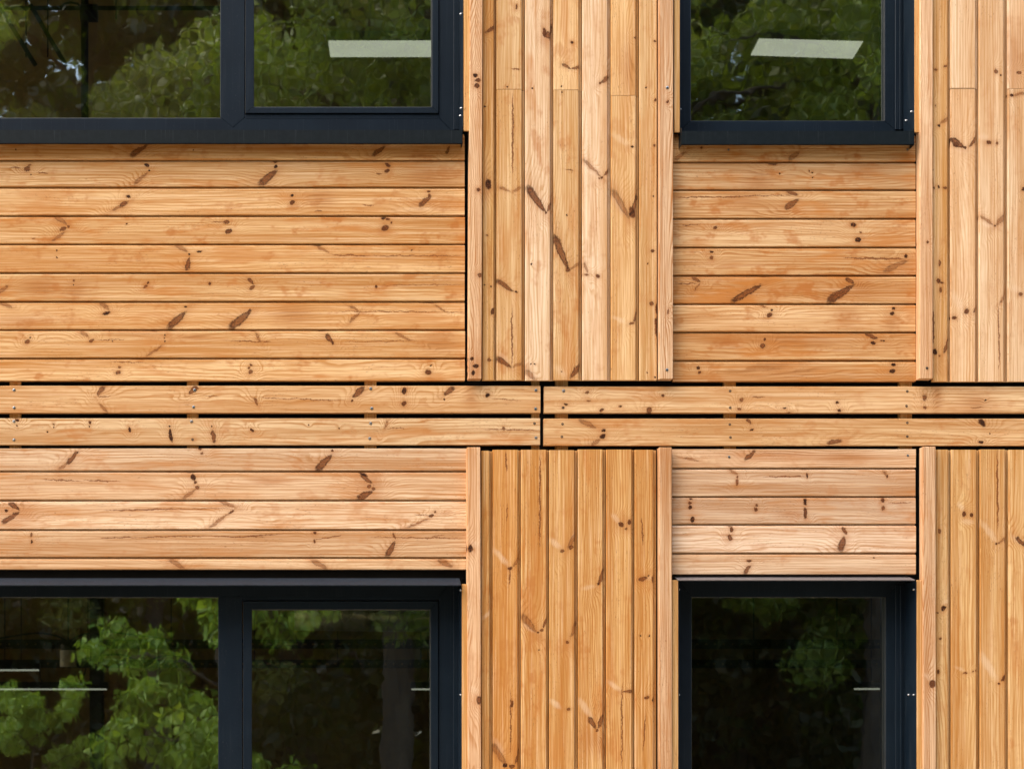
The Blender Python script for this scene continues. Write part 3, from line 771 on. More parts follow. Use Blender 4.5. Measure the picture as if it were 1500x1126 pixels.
# middle upright boards, upper floor (some are jointed)
YV = -0.020
pan = backing('panel of upright pine boards between the two upper windows', 706, -60, 964, 556)
edges = [(706.5, 724, 727.2), (727.4, 765, 769.2), (769.4, 806.5, 810.8), (811, 848.5, 853), (853.2, 890.5, 894.8), (895, 932, 936.6), (936.8, 962.5, 962.6)]
joint = {1: 131, 3: 132, 5: 140}
for i, (a, f, b) in enumerate(edges):
    kw = dict(freq=random.uniform(61, 93), contrast=random.uniform(0.54, 0.85), warp=random.uniform(4, 8), var=0.09)
    deep = dict(stain=random.uniform(0.25, 0.6))
    pal = ('mid_low', 'mid_up', 'far_up', 'mid_up', 'far_up', 'mid_up', 'mid_up')[i]
    if i in joint:
        vboard(pan, pal, a, f, b, -60, joint[i] - 0.35, **kw, **deep)
        vboard(pan, pal, a, f, b, joint[i] + 0.35, 556.5, **kw, **deep)
    else:
        vboard(pan, pal, a, f, b, -60, 556.5 + random.uniform(-0.6, 0.6), **kw, **deep)
# right upright boards, upper floor
pan = backing('panel of pale upright pine boards right of the narrow upper window', 1366, -60, 1620, 558)
edges = [(1366.5, 1388.6, 1392.4), (1392.6, 1429.5, 1433.8), (1434, 1471, 1476), (1476.2, 1513.5, 1518), (1518.2, 1555, 1560)]
joint = {1: 129.5, 3: 130}
for i, (a, f, b) in enumerate(edges):
    kw = dict(freq=random.uniform(61, 93), contrast=random.uniform(0.54, 0.85), warp=random.uniform(4, 8), stain=random.uniform(0.15, 0.4))
    if i in joint:
        vboard(pan, 'far_up', a, f, b, -60, joint[i] - 0.35, **kw)
        vboard(pan, 'far_up', a, f, b, joint[i] + 0.35, 558.5, **kw)
    else:
        vboard(pan, 'far_up' if i else 'mid_up', a, f, b, -60, 558.5, **kw)
# middle upright boards, lower floor
pan = backing('panel of upright amber pine boards between the two lower windows', 704, 658, 964, 1200)
edges = [(705, 717.5, 721.6), (721.8, 759, 763), (763.2, 801, 804.4), (804.6, 842, 846.6), (846.8, 883.5, 888), (888.2, 926, 929.6), (929.8, 957.5, 962.6)]
for i, (a, f, b) in enumerate(edges):
    vboard(pan, 'mid_low', a, f, b, (660, 658.5, 658.5, 659, 658, 658.2, 658.5)[i], 1190, freq=random.uniform(61, 90), contrast=random.uniform(0.62, 0.93), warp=random.uniform(4, 8), stain=random.uniform(0.35, 0.75), var=0.06)
# right upright boards, lower floor
pan = backing('panel of upright pine boards right of the narrow lower window', 1370, 658, 1620, 1200)
edges = [(1371, 1389.5, 1393.6), (1393.8, 1431, 1435.6), (1435.8, 1473, 1477.6), (1477.8, 1514.5, 1519), (1519.2, 1556, 1560.5)]
for i, (a, f, b) in enumerate(edges):
    vboard(pan, 'far_low', a, f, b, 658 + random.uniform(-0.5, 0.5), 1190, freq=random.uniform(57, 86), contrast=random.uniform(0.62, 0.93), warp=random.uniform(5, 9), stain=random.uniform(0.2, 0.5), var=0.05)

# open slats between the floors, with battens showing in the gaps
bm = bmesh.new(); a, b = at(-300, 662), at(1620, 556)
box(bm, (a.x, 0.046, a.z), (b.x, 0.057, b.z))
band = tag(from_bm('slat_band', bm, (a.x, 0.057, a.z), M_MEM, bld), 'two rows of spaced pine slats with black gaps between the floors')
for (x0, x1, yt, yb) in ((-120, 791.8, 565, 604.6), (797.2, 1620, 566, 604.6), (-120, 791, 612.6, 651.6), (796.6, 1620, 613, 652.3)):
    o = hboard(band, 'slat', x0, x1, yt, yb, yf=-0.004, last=True, stain=random.uniform(0.3, 0.6), freq=random.uniform(43, 68), contrast=random.uniform(0.70, 0.93), warp=random.uniform(6, 10))
    o.name = 'slat'
for (x0, x1) in ((14, 30.5), (274, 290.5), (534, 551.5), (779, 790.3), (814, 832), (1061, 1078), (1318, 1336)):
    bm = bmesh.new(); a, b = at(x0, 660, 0.02), at(x1, 557, 0.02)
    box(bm, (a.x, 0.0205, a.z), (b.x, 0.0450, b.z), 0.001)
    org = Vector((a.x, 0.02, a.z))
    from_bm('batten', bm, org, wood_for('batten_timber', 'liner', (-9, -9, -9, -9), 0.02, org, True, stain=0.5), band)
for px, py, dk in ((20.5,571,0),(20.5,597,0),(285,571,0),(283.5,596,0),(543,569,0),(544.5,598,0),(785,571.5,0),(784.5,598.5,0),(825.5,572.5,0),(825,597,1),(1069.5,572.5,1),(1069.5,597,1),(1329,573,1),(1328,594.5,1),
               (20.5,617,0),(20.5,644,0),(280.5,617,0),(282,643.5,1),(543,620,0),(541.5,642,0),(783,620,1),(785,641,0),(824,621,1),(823,639.5,1),(1069,621.5,1),(1070,640.5,1),(1329,619,1),(1329,639,1)):
    screw(band, px, py, -0.0048, dark=bool(dk), s=0.85 if dk else 1.0)

# ------------------------------------------------------------------ trims and liners
YT = -0.038
def trim(x0t, x1t, x0b, x1b, ytop, ybot, label, lift=True):
    A, Bt = at(x0b, ybot, YT), at(x1b, ybot, YT)
    Cc, Dd = at(x0t, ytop, YT), at(x1t, ytop, YT)
    bm = bmesh.new()
    vsf = [bm.verts.new(p) for p in (A, Bt, Dd, Cc)]
    vsb = [bm.verts.new((p.x, 0.004, p.z)) for p in (A, Bt, Dd, Cc)]
    bm.faces.new(vsf); bm.faces.new(vsb[::-1])
    for i in range(4): bm.faces.new((vsf[i], vsb[i], vsb[(i+1) % 4], vsf[(i+1) % 4]))
    bmesh.ops.bevel(bm, geom=list(bm.edges), offset=0.0022, segments=1, affect='EDGES', profile=0.7)
    org = Vector((A.x, YT, A.z))
    m = wood_for('trim_timber', 'trim', (min(x0t, x0b), ytop, max(x1t, x1b), ybot), YT, org, True, freq=random.uniform(70, 95), warp=random.uniform(18, 28), contrast=1.0, stain=0.25)
    return tag(from_bm('trim_board', bm, org, m, bld), label)
trim(688.5, 707, 686, 705.5, -60, 555, None)
tb = trim(965.5, 986.5, 965.5, 986, -60, 555, None)
screw(tb, 977.5, 128.5, YT - .0008, s=1.0); screw(tb, 977, 541.5, YT - .0008, s=1.0)
tb = trim(1348, 1366.5, 1347, 1366.5, -60, 554.5, None); screw(tb, 1358, 539, YT - .0008, dark=True, s=0.9)
trim(684, 703.8, 685.5, 704.8, 654.8, 1190, None)
trim(965.5, 984.2, 966, 984.6, 655, 1190, None)
trim(1352, 1370.8, 1352.5, 1371.2, 654, 1190, None)
def liner(x0, x1, ytop, ybot, yf=-0.026):
    bm = bmesh.new(); a, b = at(x0, ybot, yf), at(x1, ytop, yf)
    box(bm, (a.x, yf, a.z), (b.x, yf + 0.010, b.z), 0.0012)
    org = Vector((a.x, yf, a.z))
    m = wood_for('liner_timber', 'liner', (x0, ytop, x1, ybot), yf, org, True, freq=120, warp=6, contrast=0.4, stain=0.15)
    return from_bm('liner_strip', bm, org, m, bld)
liner(679.4, 688.2, -60, 192); liner(987.8, 995.8, -60, 194); liner(1339.8, 1347.8, -60, 194)
liner(676.6, 684.8, 855, 1190); liner(984.6, 993.6, 849, 1190); liner(1343.2, 1352.4, 849, 1190)

# ------------------------------------------------------------------ windows
YF, YS, YG = 0.100, 0.092, 0.122
def member(bm, pts, yf, yb, bevel=0.0015):
    prism(bm, [(at(p[0], p[1], yf).x, at(p[0], p[1], yf).z) for p in pts], 'y', yf, yb, bevel)
def pane(win, x0, y0, x1, y1):
    bm = bmesh.new(); a, b = at(x0, y1, YG), at(x1, y0, YG)
    a = a - Vector((0.012, 0, 0.012)); b = b + Vector((0.012, 0, 0.012))
    vv = [bm.verts.new(p) for p in ((a.x, YG, a.z), (b.x, YG, a.z), (b.x, YG, b.z), (a.x, YG, b.z))]
    bm.faces.new(vv)
    return from_bm('pane', bm, (a.x, YG, a.z + 0.012), M_GLASS, win)
def gasket(win, x0, y0, x1, y1, yf, w=1.0):
    bm = bmesh.new()
    for r in ((x0 - w, y0 - w, x0, y1 + w), (x1, y0 - w, x1 + w, y1 + w), (x0 + .01, y0 - w, x1 - .01, y0), (x0 + .01, y1, x1 - .01, y1 + w)):
        fbox(bm, r[0], r[1], r[2], r[3], yf - 0.0012, yf + 0.012)
    a = at(x0, y1, yf)
    return from_bm('gasket', bm, (a.x, yf, a.z), M_GASKET, win)
def part_box(name, win, p0, q0, p1, q1, yf, yb, mat=M_FRAME, bevel=0.0015):
    bm = bmesh.new(); fbox(bm, p0, q0, p1, q1, yf, yb, bevel)
    a = at(p0, q1, yf)
    return from_bm(name, bm, (a.x, yf, a.z), mat, win)
def sash(win, x0, y0, x1, y1, gx0, gy0, gx1, gy1):
    bm = bmesh.new()
    member(bm, [(x0, y0), (x0, y1), (gx0, gy1), (gx0, gy0)], YS, YS + 0.05)
    member(bm, [(x1, y0), (x1, y1), (gx1, gy1), (gx1, gy0)], YS, YS + 0.05)
    member(bm, [(x0, y1), (x1, y1), (gx1, gy1), (gx0, gy1)], YS, YS + 0.05)
    member(bm, [(x0, y0), (x1, y0), (gx1, gy0), (gx0, gy0)], YS, YS + 0.05)
    a = at(x0, y1, YS)
    return from_bm('sash', bm, (a.x, YS, a.z), M_FRAME, win)
def side_reveal(win, px, ytop, ybot, sgn, d0=-0.024):
    """folded metal lining from the board face back to the frame"""
    a, b = at(px, ybot, d0), at(px, ytop, d0)
    bm = bmesh.new()
    box(bm, (a.x, d0, a.z), (a.x + sgn * 0.0025, YF + 0.04, b.z), 0.0005)
    return from_bm('reveal', bm, (a.x, 0, a.z), M_FRAME, win)
def side_screw(win, px, py, y, sgn):
    """screw head standing on the side lining"""
    x = at(px, 0, -0.024).x; z = at(px, py, y).z
    bm = bmesh.new()
    prof = [(0.0, 0.0062), (0.0022, 0.0062), (0.0046, 0.0040), (0.0052, 0.0)]
    rings = [[bm.verts.new((x - sgn * h, y + r * math.cos(2*math.pi*k/10), z + r * math.sin(2*math.pi*k/10))) for k in range(10)] for r, h in prof[1:]]
    bm.faces.new(rings[0])
    for A, Bq in zip(rings, rings[1:]):
        for k in range(10): bm.faces.new((A[k], Bq[k], Bq[(k+1) % 10], A[(k+1) % 10]))
    return from_bm('screw', bm, (x, y, z), M_STEEL, win)
def sill(win, x0, x1, yt, yb, yf=-0.050):
    a, b = at(x0, yb, yf), at(x1, yt, yf)
    bm = bmesh.new()
    z1 = b.z
    prof = [(yf, a.z), (yf, z1), (YF - 0.004, z1 + 0.016), (YF - 0.004, z1 + 0.012), (yf + 0.006, z1 - 0.004), (yf + 0.003, a.z)]
    prism(bm, prof, 'x', a.x, b.x, 0.0)
    es = [e for e in bm.edges if all(abs(v.co.y - yf) < 1e-5 for v in e.verts) and abs(e.verts[0].co.x - e.verts[1].co.x) > .1]
    bmesh.ops.bevel(bm, geom=es, offset=0.0034, segments=2, affect='EDGES')
    for xe in (a.x - 0.0021, b.x + 0.0001):       # end caps
        box(bm, (xe, yf + 0.002, a.z + .001), (xe + 0.002, YF - 0.01, z1 + 0.014))
    return from_bm('sill', bm, (a.x, yf, a.z), M_SILL, win)
def flashing(win, x0, x1, yt, yb, yf, slope, mat):
    a, b = at(x0, yb, yf), at(x1, yb, yf)
    zt = at(x0, yt, yf + slope).z
    bm = bmesh.new()
    prof = [(yf, a.z), (yf, a.z + 0.0035), (yf + slope, zt), (0.044, zt + 0.004), (0.044, zt + 0.001), (yf + slope, zt - 0.003), (yf + 0.004, a.z)]
    prism(bm, prof, 'x', a.x, b.x)
    return from_bm('flashing', bm, (a.x, yf, a.z), mat, win)

def window(name_label, p0, q0, p1, q1, glass, mull=None):
    """frame ring around the pixel rectangle; glass = inner rectangle"""
    gx0, gy0, gx1, gy1 = glass
    bm = bmesh.new()
    yb = YF + 0.07
    member(bm, [(p0, q0), (p0, q1), (gx0, gy1), (gx0, gy0)], YF, yb)
    member(bm, [(p1, q0), (p1, q1), (gx1, gy1), (gx1, gy0)], YF, yb)
    member(bm, [(p0, q1), (p1, q1), (gx1, gy1), (gx0, gy1)], YF, yb)
    member(bm, [(p0, q0), (p1, q0), (gx1, gy0), (gx0, gy0)], YF, yb)
    a = at(p0, q1, YF)
    o = from_bm('window', bm, (a.x, YF, a.z), M_FRAME, bld)
    return tag(o, name_label)

# wide window, upper floor
w = window('wide upper window with dark blue frame, fixed pane and side sash', -290, -260, 673, 203, (-270, -240, 643, 173))
bm = bmesh.new(); member(bm, [(323, -240), (358.5, -240), (358.5, 172), (341, 187), (323, 172)], YF - 0.001, YF + 0.07)
a = at(323, 173, YF); from_bm('mullion', bm, (a.x, YF, a.z), M_FRAME, w)
part_box('cover_strip', w, 664.5, -240, 673, 190, YF - 0.006, YF - 0.0002)
part_box('frame_rail', w, 358.7, 166.9, 643.2, 174.5, YF - 0.0006, YF + 0.06)
sash(w, 359.5, -240, 642.5, 166, 371.5, -225, 633, 157)
gasket(w, 372, -224, 632.6, 156.6, YS + 0.004, .8); gasket(w, -269, -239, 322.6, 172.6, YF + 0.004, .8)
pane(w, -270, -240, 323, 173); pane(w, 371.5, -225, 633, 157)
sill(w, -120, 677, 190.3, 211)
side_reveal(w, 677.5, -60, 189, 1)
for y in (159, 170): side_screw(w, 677.5, y, 0.02 if y == 159 else 0.045, 1)
side_screw(w, 677.5, 21, 0.03, 1)
# narrow window, upper floor
w = window('narrow upper window with dark blue frame', 985, -260, 1326, 203, (1011.5, -240, 1296, 177.3))
part_box('cover_strip', w, 1311.5, -240, 1326, 190, YF - 0.008, YF - 0.0002)
part_box('cover_strip', w, 1318, -240, 1321, 190, YF - 0.013, YF - 0.0082, bevel=0.0008)
gasket(w, 1012, -239, 1295.6, 176.9, YF + 0.004, .8); pane(w, 1011.5, -240, 1296, 177.3)
sill(w, 999, 1339, 191.7, 212.5)
side_reveal(w, 1338.8, -60, 190, 1); side_reveal(w, 997, -60, 190, -1)
side_screw(w, 1338.8, 164, 0.0, 1); side_screw(w, 1338.8, 177, 0.06, 1); side_screw(w, 997, 160, -0.008, -1)
# wide window, lower floor
w = window('wide lower window with dark frame, fixed pane and side sash', -290, 840, 673, 1290, (-270, 874, 642.5, 1270))
bm = bmesh.new(); member(bm, [(320, 873), (355, 873), (355, 1270), (320, 1270)], YF - 0.001, YF + 0.07)
a = at(320, 1270, YF); from_bm('mullion', bm, (a.x, YF, a.z), M_FRAME, w)
part_box('cover_strip', w, 664, 857, 673, 1270, YF - 0.006, YF - 0.0002)
part_box('frame_rail', w, 355.2, 873, 643, 879, YF - 0.0006, YF + 0.06)
sash(w, 356, 880, 642, 1265, 368.6, 892, 631, 1250)
gasket(w, 369, 892.4, 630.6, 1249, YS + 0.004, .8); gasket(w, -269, 874.4, 319.6, 1269, YF + 0.004, .8)
pane(w, -270, 874, 320, 1270); pane(w, 368.6, 892, 631, 1250)
flashing(w, -120, 675.5, 846.5, 857.5, -0.060, 0.060, M_FLASH)
side_reveal(w, 676, 858, 1190, 1)
side_screw(w, 676, 864, -0.005, 1); side_screw(w, 676, 1017, -0.005, 1)
# narrow window, lower floor
w = window('narrow lower window with near-black frame', 985, 840, 1328, 1290, (1013, 874, 1297.5, 1270))
part_box('cover_strip', w, 1312, 857, 1328, 1270, YF - 0.008, YF - 0.0002)
part_box('cover_strip', w, 1319, 857, 1322, 1270, YF - 0.013, YF - 0.0082, bevel=0.0008)
gasket(w, 1013.4, 874.4, 1297.1, 1269, YF + 0.004, .8); pane(w, 1013, 874, 1297.5, 1270)
flashing(w, 993.5, 1340.5, 844, 850, -0.050, 0.075, M_FLASH2)
side_reveal(w, 1341.5, 851, 1190, 1); side_reveal(w, 995, 851, 1190, -1)
for y in (863, 1017):
    side_screw(w, 1341.5, y, -0.006, 1); side_screw(w, 995, y, -0.008, -1)
side_screw(w, 1341.5, 1017, 0.05, 1)

# ------------------------------------------------------------------ inside the rooms
def led_panel(corners_px, zc, label):
    """flat office light set under the ceiling; corners given as pixels of its lower face"""
    pts = []
    for px, py in corners_px:
        k = (zc - CAMZ) / ((HY - py) * PX)          # ray hits the plane z = zc
        pts.append(Vector((CAMX + (px - HX) * PX * k, -DIST + DIST * k, zc)))
    c = sum(pts, Vector()) / 4
    e = tag(empty('ceiling_light', (c.x, c.y, UP_CEIL)), label, 'light', 'office ceiling lights')
    bm = bmesh.new()
    lo = [bm.verts.new(c + (p - c) * 1.02 + Vector((0, 0, 0.006))) for p in pts]
    hi = [bm.verts.new(c + (p - c) * 1.02 + Vector((0, 0, UP_CEIL - zc))) for p in pts]
    bm.faces.new(lo); bm.faces.new(hi)
    for i in range(4): bm.faces.new((lo[i], lo[(i+1) % 4], hi[(i+1) % 4], hi[i]))
    from_bm('housing', bm, c, M_GREY, e)
    bm = bmesh.new()
    v1 = [bm.verts.new(p) for p in pts]; v2 = [bm.verts.new(p + Vector((0, 0, 0.005))) for p in pts]
    bm.faces.new(v1); bm.faces.new(v2)
    for i in range(4): bm.faces.new((v1[i], v1[(i+1) % 4], v2[(i+1) % 4], v2[i]))
    from_bm('diffuser', bm, c, M_LED, e)
led_panel([(1112, 58), (1264, 62), (1249, 86.5), (1100, 81.5)], 5.66, 'bright slanted ceiling light seen through the narrow upper window')
led_panel([(481, 61), (650, 61), (650, 84), (484, 84)], 5.66, 'bright ceiling light seen through the sash of the wide upper window')

# roof bracing and pipes in the upper room
YB = 1.6
rig = tag(empty('roof_bracing', at(60, 0, YB)), 'black pipes and diagonal braces seen through the wide upper window', 'bracing')
def bar(name, parent, pts, r, y, mat=M_BLACKSTEEL, n=8):
    bm = bmesh.new(); P3 = [at(p[0], p[1], p[2] if len(p) > 2 else y) for p in pts]
    tube(bm, P3, r, n)
    return from_bm(name, bm, P3[0], mat, parent, smooth=True)
bar('pipe', rig, [(-100, 12), (322, 12.5)], 0.012, YB)
for seg in ([(-2, 8), (30, 60), (52, 96)], [(45, 8), (72, 55), (97, 96)]): bar('brace', rig, seg, 0.012, YB)
bar('post', rig, [(124, -40), (124, 178)], 0.020, YB)
for x in (38, 70, 170): bar('hanger_wire', rig, [(x, -40), (x, 84 if x < 100 else 28)], 0.004, YB)
bar('cable_loop', rig, [(88, 12), (94, 6), (104, 4), (114, 6), (119, 12)], 0.006, YB)
bar('drum', rig, [(118, 20), (143, 20)], 0.045, YB, n=14)

# lower room: cable trays, linear lights, spot lamp, loops of cable
def tray(py, y, label, h=0.034):
    a, b = at(-60, py, y), at(1420, py, y)
    e = tag(empty('cable_tray', ((a.x + b.x) / 2, y, a.z)), label, 'cable tray')
    bm = bmesh.new()
    for y0 in (y, y + 0.25):
        for z in (a.z, a.z + h):
            box(bm, (a.x, y0, z), (b.x, y0 + 0.008, z + 0.012))
        for k in range(int((b.x - a.x) / 0.055)):
            x = a.x + k * 0.055
            box(bm, (x, y0 + .001, a.z + 0.0125), (x + 0.026, y0 + 0.007, a.z + h - .0005))
    from_bm('side_rail', bm, a, M_BLACKSTEEL, e)
    for k in range(12):
        bm = bmesh.new()
        x = a.x + (k + .5) * (b.x - a.x) / 12
        box(bm, (x, y + .0085, a.z + .002), (x + .03, y + .2495, a.z + .01))
        box(bm, (x, y + .12, a.z + .0095), (x + .006, y + .126, 2.86))
        from_bm('hanger', bm, (x, y, a.z), M_BLACKSTEEL, e)
tray(947, 3.0, 'upper perforated cable tray hanging inside the lower room')
tray(976, 3.6, 'lower perforated cable tray hanging inside the lower room')
def linear_light(x0, x1, py, y, label, th=2.2, strength=M_LED2):
    a, b = at(x0, py, y), at(x1, py, y)
    e = tag(empty('linear_light', ((a.x + b.x) / 2, y, a.z)), label, 'light', 'linear lights in the lower room')
    bm = bmesh.new(); box(bm, (a.x - .01, y + .0, a.z + 0.0105), (b.x + .01, y + .07, a.z + 0.05), .004); from_bm('housing', bm, a, M_BLACKSTEEL, e)
    bm = bmesh.new(); box(bm, (a.x, y + .004, a.z), (b.x, y + .066, a.z + 0.010), .002); from_bm('diffuser', bm, a, strength, e)
    bm = bmesh.new()
    for x in (a.x + .1, b.x - .1): tube(bm, [(x, y + .035, a.z + .05), (x, y + .035, 2.86)], 0.003, 6)
    from_bm('hanger_wire', bm, a, M_BLACKSTEEL, e)
linear_light(-200, 55, 982, 2.4, 'short glowing linear light under the cable tray, left of the spot lamp')
linear_light(-200, 155, 1010, 3.0, 'long glowing linear light hanging below the spot lamp')
linear_light(604, 700, 1010, 3.0, 'glowing linear light behind the right edge of the lower sash')
linear_light(1256, 1400, 1009.5, 3.2, 'glowing linear light seen through the narrow lower window')
y = 2.6
e = tag(empty('spot_lamp', at(100, 945, y)), 'grey cylindrical spot lamp hanging under the cable tray', 'lamp')
bm = bmesh.new(); c1, c2 = at(100, 976, y), at(100, 952, y); tube(bm, [c1, c2], 0.049, 18); from_bm('shade', bm, c1, M_LAMP, e)
bm = bmesh.new(); tube(bm, [c2, c2 + Vector((0, 0, .035))], 0.043, 18); from_bm('cap', bm, c2, M_BLACKSTEEL, e)
bm = bmesh.new(); tube(bm, [c2 + Vector((0, 0, .034)), (c2.x, y, 2.86)], 0.006, 6); from_bm('stem', bm, c2, M_BLACKSTEEL, e)
def cable(pts, y, label, r=0.0065):
    sm = []
    pts = [(-40, pts[0][1])] + pts if False else pts
    for i in range(len(pts) - 1):
        p0 = pts[max(i-1, 0)]; p1 = pts[i]; p2 = pts[i+1]; p3 = pts[min(i+2, len(pts)-1)]
        for k in range(6):
            s = k / 6
            f = lambda a, b, c, d: 0.5 * (2*b + (c-a)*s + (2*a-5*b+4*c-d)*s*s + (3*b-a-3*c+d)*s**3)
            sm.append((f(p0[0], p1[0], p2[0], p3[0]), f(p0[1], p1[1], p2[1], p3[1])))
    sm.append(pts[-1])
    bm = bmesh.new(); P3 = [at(p[0], p[1], y) for p in sm]; tube(bm, P3, r, 6)
    tag(from_bm('cable', bm, P3[0], M_BLACKSTEEL, None, smooth=True), label, 'cable', 'cables drooping in the lower room')
cable([(-60, 940), (0, 934), (50, 927), (80, 930), (97, 938)], 2.6, 'black cable arching from the spot lamp over the tray end')
cable([(105, 936), (125, 928), (160, 925), (200, 930), (240, 935), (262, 945)], 2.6, 'black cable arching right of the spot lamp')
cable([(115, 967), (140, 961), (175, 958), (200, 967), (208, 972)], 2.6, 'black cable arching low right of the spot lamp')
cable([(215, 970), (235, 961), (260, 960), (290, 968), (330, 972)], 2.6, 'black cable arching between lamp and mullion')
cable([(58, 982), (62, 998), (85, 1003), (115, 1000), (124, 985), (126, 975)], 2.6, 'black cable looping beneath the spot lamp', 0.004)
bm = bmesh.new(); a = at(141, 1010, 5.0); box(bm, (a.x - .05, 5.0, .14), (a.x + .05, 5.1, 2.86), .004); tag(from_bm('steel_column', bm, (a.x, 5.05, .14), M_BLACKSTEEL), 'black steel column standing inside the lower room', 'column')
a, b = at(432, 921, 2.2), at(640, 925, 2.2)
e = tag(empty('ventilation_duct', ((a.x + b.x) / 2, 2.2, a.z)), 'dull metal ventilation duct above the lower sash', 'duct')
bm = bmesh.new(); tube(bm, [a + Vector((0, .15, .1)), b + Vector((0.4, .15, .1))], 0.10, 20); from_bm('pipe', bm, a, simple('galvanised', (0.30, 0.31, 0.25), 0.35, metallic=0.9, noise_amt=0.3, noise_scale=9), e, smooth=True)
bm = bmesh.new()
for k in range(3):
    x = a.x + 0.2 + k * 0.35; tube(bm, [(x, 2.35, a.z + .19), (x, 2.35, 2.86)], 0.008, 6)
from_bm('hanger', bm, a, M_BLACKSTEEL, e)

# ------------------------------------------------------------------ trees that the panes mirror, behind the camera
def leaf_mat(name, c1, c2, c3):
    m = bpy.data.materials.new(name); m.use_nodes = True
    t = NT(m.node_tree); m.node_tree.nodes.clear()
    out = t.new('ShaderNodeOutputMaterial')
    g = t.new('ShaderNodeNewGeometry')
    rnd = g.outputs['Random Per Island']
    co = t.new('ShaderNodeTexCoord').outputs['Object']
    c = t.mix(rnd, (*c1, 1), (*c2, 1))
    c = t.mix(t.m('MULTIPLY', t.ramp(t.noise(co, 0.9, 3.0), 0.55, 0.7), 0.8), c, (*c3, 1))
    d = t.new('ShaderNodeBsdfPrincipled'); t.set(d.inputs['Base Color'], c); d.inputs['Roughness'].default_value = 0.5
    tr = t.new('ShaderNodeBsdfTranslucent'); t.set(tr.inputs[0], t.mix(0.5, c, (0.22, 0.30, 0.02, 1)))
    mx = t.new('ShaderNodeMixShader'); mx.inputs[0].default_value = 0.42
    t.t.links.new(d.outputs[0], mx.inputs[1]); t.t.links.new(tr.outputs[0], mx.inputs[2]); t.t.links.new(mx.outputs[0], out.inputs[0])
    return m
M_LEAFDARK = leaf_mat('leaf_painted_shade', (0.014, 0.026, 0.008), (0.030, 0.045, 0.012), (0.036, 0.034, 0.012))  # near-black green puts woodland shade into the leaf colour
M_BARK = simple('bark', (0.026, 0.021, 0.015), 0.9, noise_amt=0.5, noise_scale=9, bump=0.6, stretch=(1, 1, 0.25))
M_LEAF = [leaf_mat('leaf_painted_sunlit', (0.09, 0.19, 0.016), (0.22, 0.34, 0.03), (0.24, 0.28, 0.03)),  # lime tone painted bright, as if the shaded near leaves were sunlit
          leaf_mat('leaf_fresh', (0.085, 0.140, 0.014), (0.205, 0.255, 0.024), (0.230, 0.190, 0.026)),
          leaf_mat('leaf_dark', (0.055, 0.105, 0.012), (0.140, 0.195, 0.022), (0.190, 0.150, 0.024)),
          leaf_mat('leaf_olive', (0.085, 0.115, 0.022), (0.175, 0.175, 0.040), (0.220, 0.125, 0.040))]

def tree_proto(seed, h, rad, low, n, size, mat, droop=0.35, limbs=26):
    """trunk with limbs, and leaves in drooping clumps along the limbs; low = height where the crown starts"""
    rg = np.random.default_rng(seed)
    bm = bmesh.new()
    tube(bm, [(0, 0, -0.05), (0.05, 0.03, h * .25), (-0.06, 0.04, h * .55), (0.04, -0.05, h * .95)], [0.03 * h * .6, .02 * h * .6, .013 * h * .6, 0.012], 10)
    tips = []
    for k in range(limbs):
        f = rg.uniform(0.0, 1.0)
        z0 = low * 0.8 + (h * .92 - low * .8) * f
        a = k * 2.4 + rg.uniform(-.4, .4)
        prof = math.sin(math.pi * min(1, 0.22 + 0.78 * f)) ** 0.6
        ln = rad * prof * rg.uniform(0.75, 1.05)
        p0 = Vector((0, 0, z0)); d = Vector((math.cos(a), math.sin(a), 0))
        pts = [p0, p0 + d * ln * .4 + Vector((0, 0, ln * .28)), p0 + d * ln * .8 + Vector((0, 0, ln * .32)), p0 + d * ln + Vector((0, 0, ln * .22))]
        tube(bm, pts, [0.010 * h * .5, 0.007 * h * .5, 0.004 * h * .5, 0.006], 6)
        for s in range(9):
            tt = rg.uniform(0.3, 1.0)
            q = pts[0].lerp(pts[2], min(1, tt / .8)) if tt < .8 else pts[2].lerp(pts[3], (tt - .8) / .2)
            tips.append((q.x + rg.normal(0, .12 * rad), q.y + rg.normal(0, .12 * rad), q.z + rg.normal(0, .05 * h)))
    me_t = bpy.data.meshes.new('trunk'); bmesh.ops.recalc_face_normals(bm, faces=bm.faces); bm.to_mesh(me_t); bm.free(); me_t.materials.append(M_BARK)
    tips = np.array(tips)
    idx = rg.integers(0, len(tips), n)
    cr = rad * 0.14
    off = rg.normal(0, 1, (n, 3)); off /= np.linalg.norm(off, axis=1)[:, None]; off *= (rg.uniform(0, 1, n) ** .45)[:, None]
    P3 = tips[idx] + off * np.array([cr, cr, cr * 0.75])
    P3[:, 2] = np.maximum(P3[:, 2], 0.15)
    dirv = rg.normal(0, 1, (n, 3)); dirv[:, 2] -= droop * 2; dirv /= np.linalg.norm(dirv, axis=1)[:, None]
    sd = np.cross(dirv, rg.normal(0, 1, (n, 3))); sd /= np.linalg.norm(sd, axis=1)[:, None]
    ln = size * rg.uniform(.7, 1.35, n)[:, None]; wd = ln * 0.21
    V = np.stack([P3, P3 + dirv * ln * .5 + sd * wd, P3 + dirv * ln, P3 + dirv * ln * .5 - sd * wd], 1).reshape(-1, 3)
    me = bpy.data.meshes.new('crown')
    me.vertices.add(4 * n); me.vertices.foreach_set('co', V.astype(np.float32).ravel())
    me.loops.add(4 * n); me.loops.foreach_set('vertex_index', np.arange(4 * n, dtype=np.int32))
    me.polygons.add(n); me.polygons.foreach_set('loop_start', np.arange(0, 4 * n, 4, dtype=np.int32)); me.polygons.foreach_set('loop_total', np.full(n, 4, dtype=np.int32))
    me.update(calc_edges=True); me.materials.append(mat)
    return me_t, me
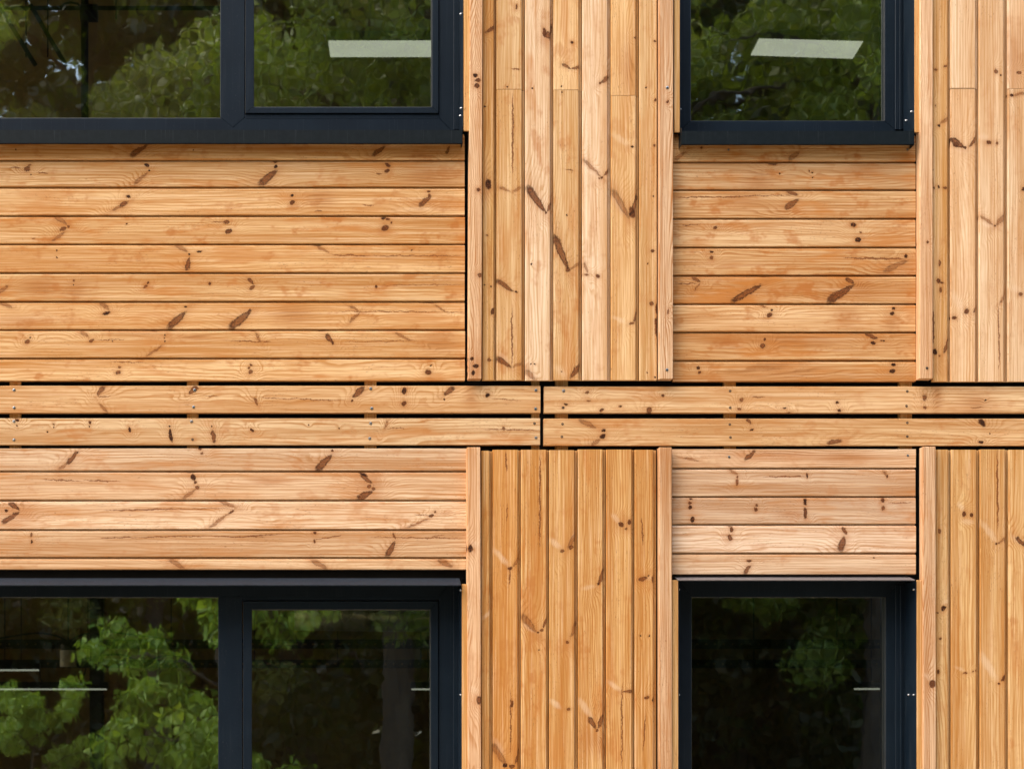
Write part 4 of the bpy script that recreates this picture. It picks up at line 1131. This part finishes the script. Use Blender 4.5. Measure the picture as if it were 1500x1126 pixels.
PROTO = [tree_proto(1, 13.0, 3.3, 3.9, 95000, 0.085, M_LEAF[1]),
         tree_proto(2, 14.5, 3.6, 4.2, 95000, 0.085, M_LEAF[2]),
         tree_proto(3, 12.0, 3.0, 3.8, 85000, 0.085, M_LEAF[3]),
         tree_proto(4, 4.6, 1.7, 0.6, 13000, 0.105, M_LEAF[0], 0.9, 15),
         tree_proto(5, 19.0, 5.2, 1.2, 60000, 0.22, M_LEAFDARK),
         tree_proto(6, 4.2, 2.3, 0.3, 9000, 0.30, M_LEAFDARK, 0.3, 18)]
def tree(k, x, y, s, rz, label, name='broadleaf_tree'):
    e = tag(empty(name, (x, y, 0)), label, 'shrub' if 'shrub' in name else 'tree', 'shrubs mirrored in the panes' if 'shrub' in name else 'trees mirrored in the panes')
    e.scale = (s, s, s); e.rotation_euler = (0, 0, rz)
    for nm, me in zip(('trunk', 'crown'), PROTO[k]):
        o = bpy.data.objects.new(nm, me); col.objects.link(o); o.parent = e
rows = [(-9.5, -15.5, 1), (-6.0, -14.2, 0), (-2.6, -15.2, 2), (0.6, -14.0, 1), (3.8, -15.0, 0), (7.0, -14.4, 1), (10.4, -15.4, 2), (13.8, -14.6, 0)]
for i, (x, y, k) in enumerate(rows):
    tree(k, x, y, 1.0 + 0.06 * math.sin(i * 2.1), i * 1.3, ('tall fresh green tree mirrored in the panes', 'tall dark green tree mirrored in the panes', 'olive and brown tinged tree mirrored in the panes')[k])
for i in range(11):
    tree(4, -15.0 + 3.6 * i, -20.0 - 1.2 * (i % 2), 1.0, i * 2.0 + .5, 'very tall dark tree in the back row mirrored in the panes')
for i in range(16):  # added shrub row, blocks bright horizon sky between the trunks
    tree(5, -15.0 + 2.3 * i, -24.5 + 0.6 * (i % 3), 1.0 + 0.12 * (i % 2), i * 1.9, 'low dark shrub added behind the trunks to darken gaps in the lower panes', 'gap_shrub')
for i, (x, y, s) in enumerate(((-1.55, -10.2, 0.84), (-3.55, -9.9, 0.45), (-6.6, -10.8, 1.0))):
    tree(3, x, y, s, i * 2.2, 'young leafy tree close to the building mirrored in the wide lower window', 'young_tree')
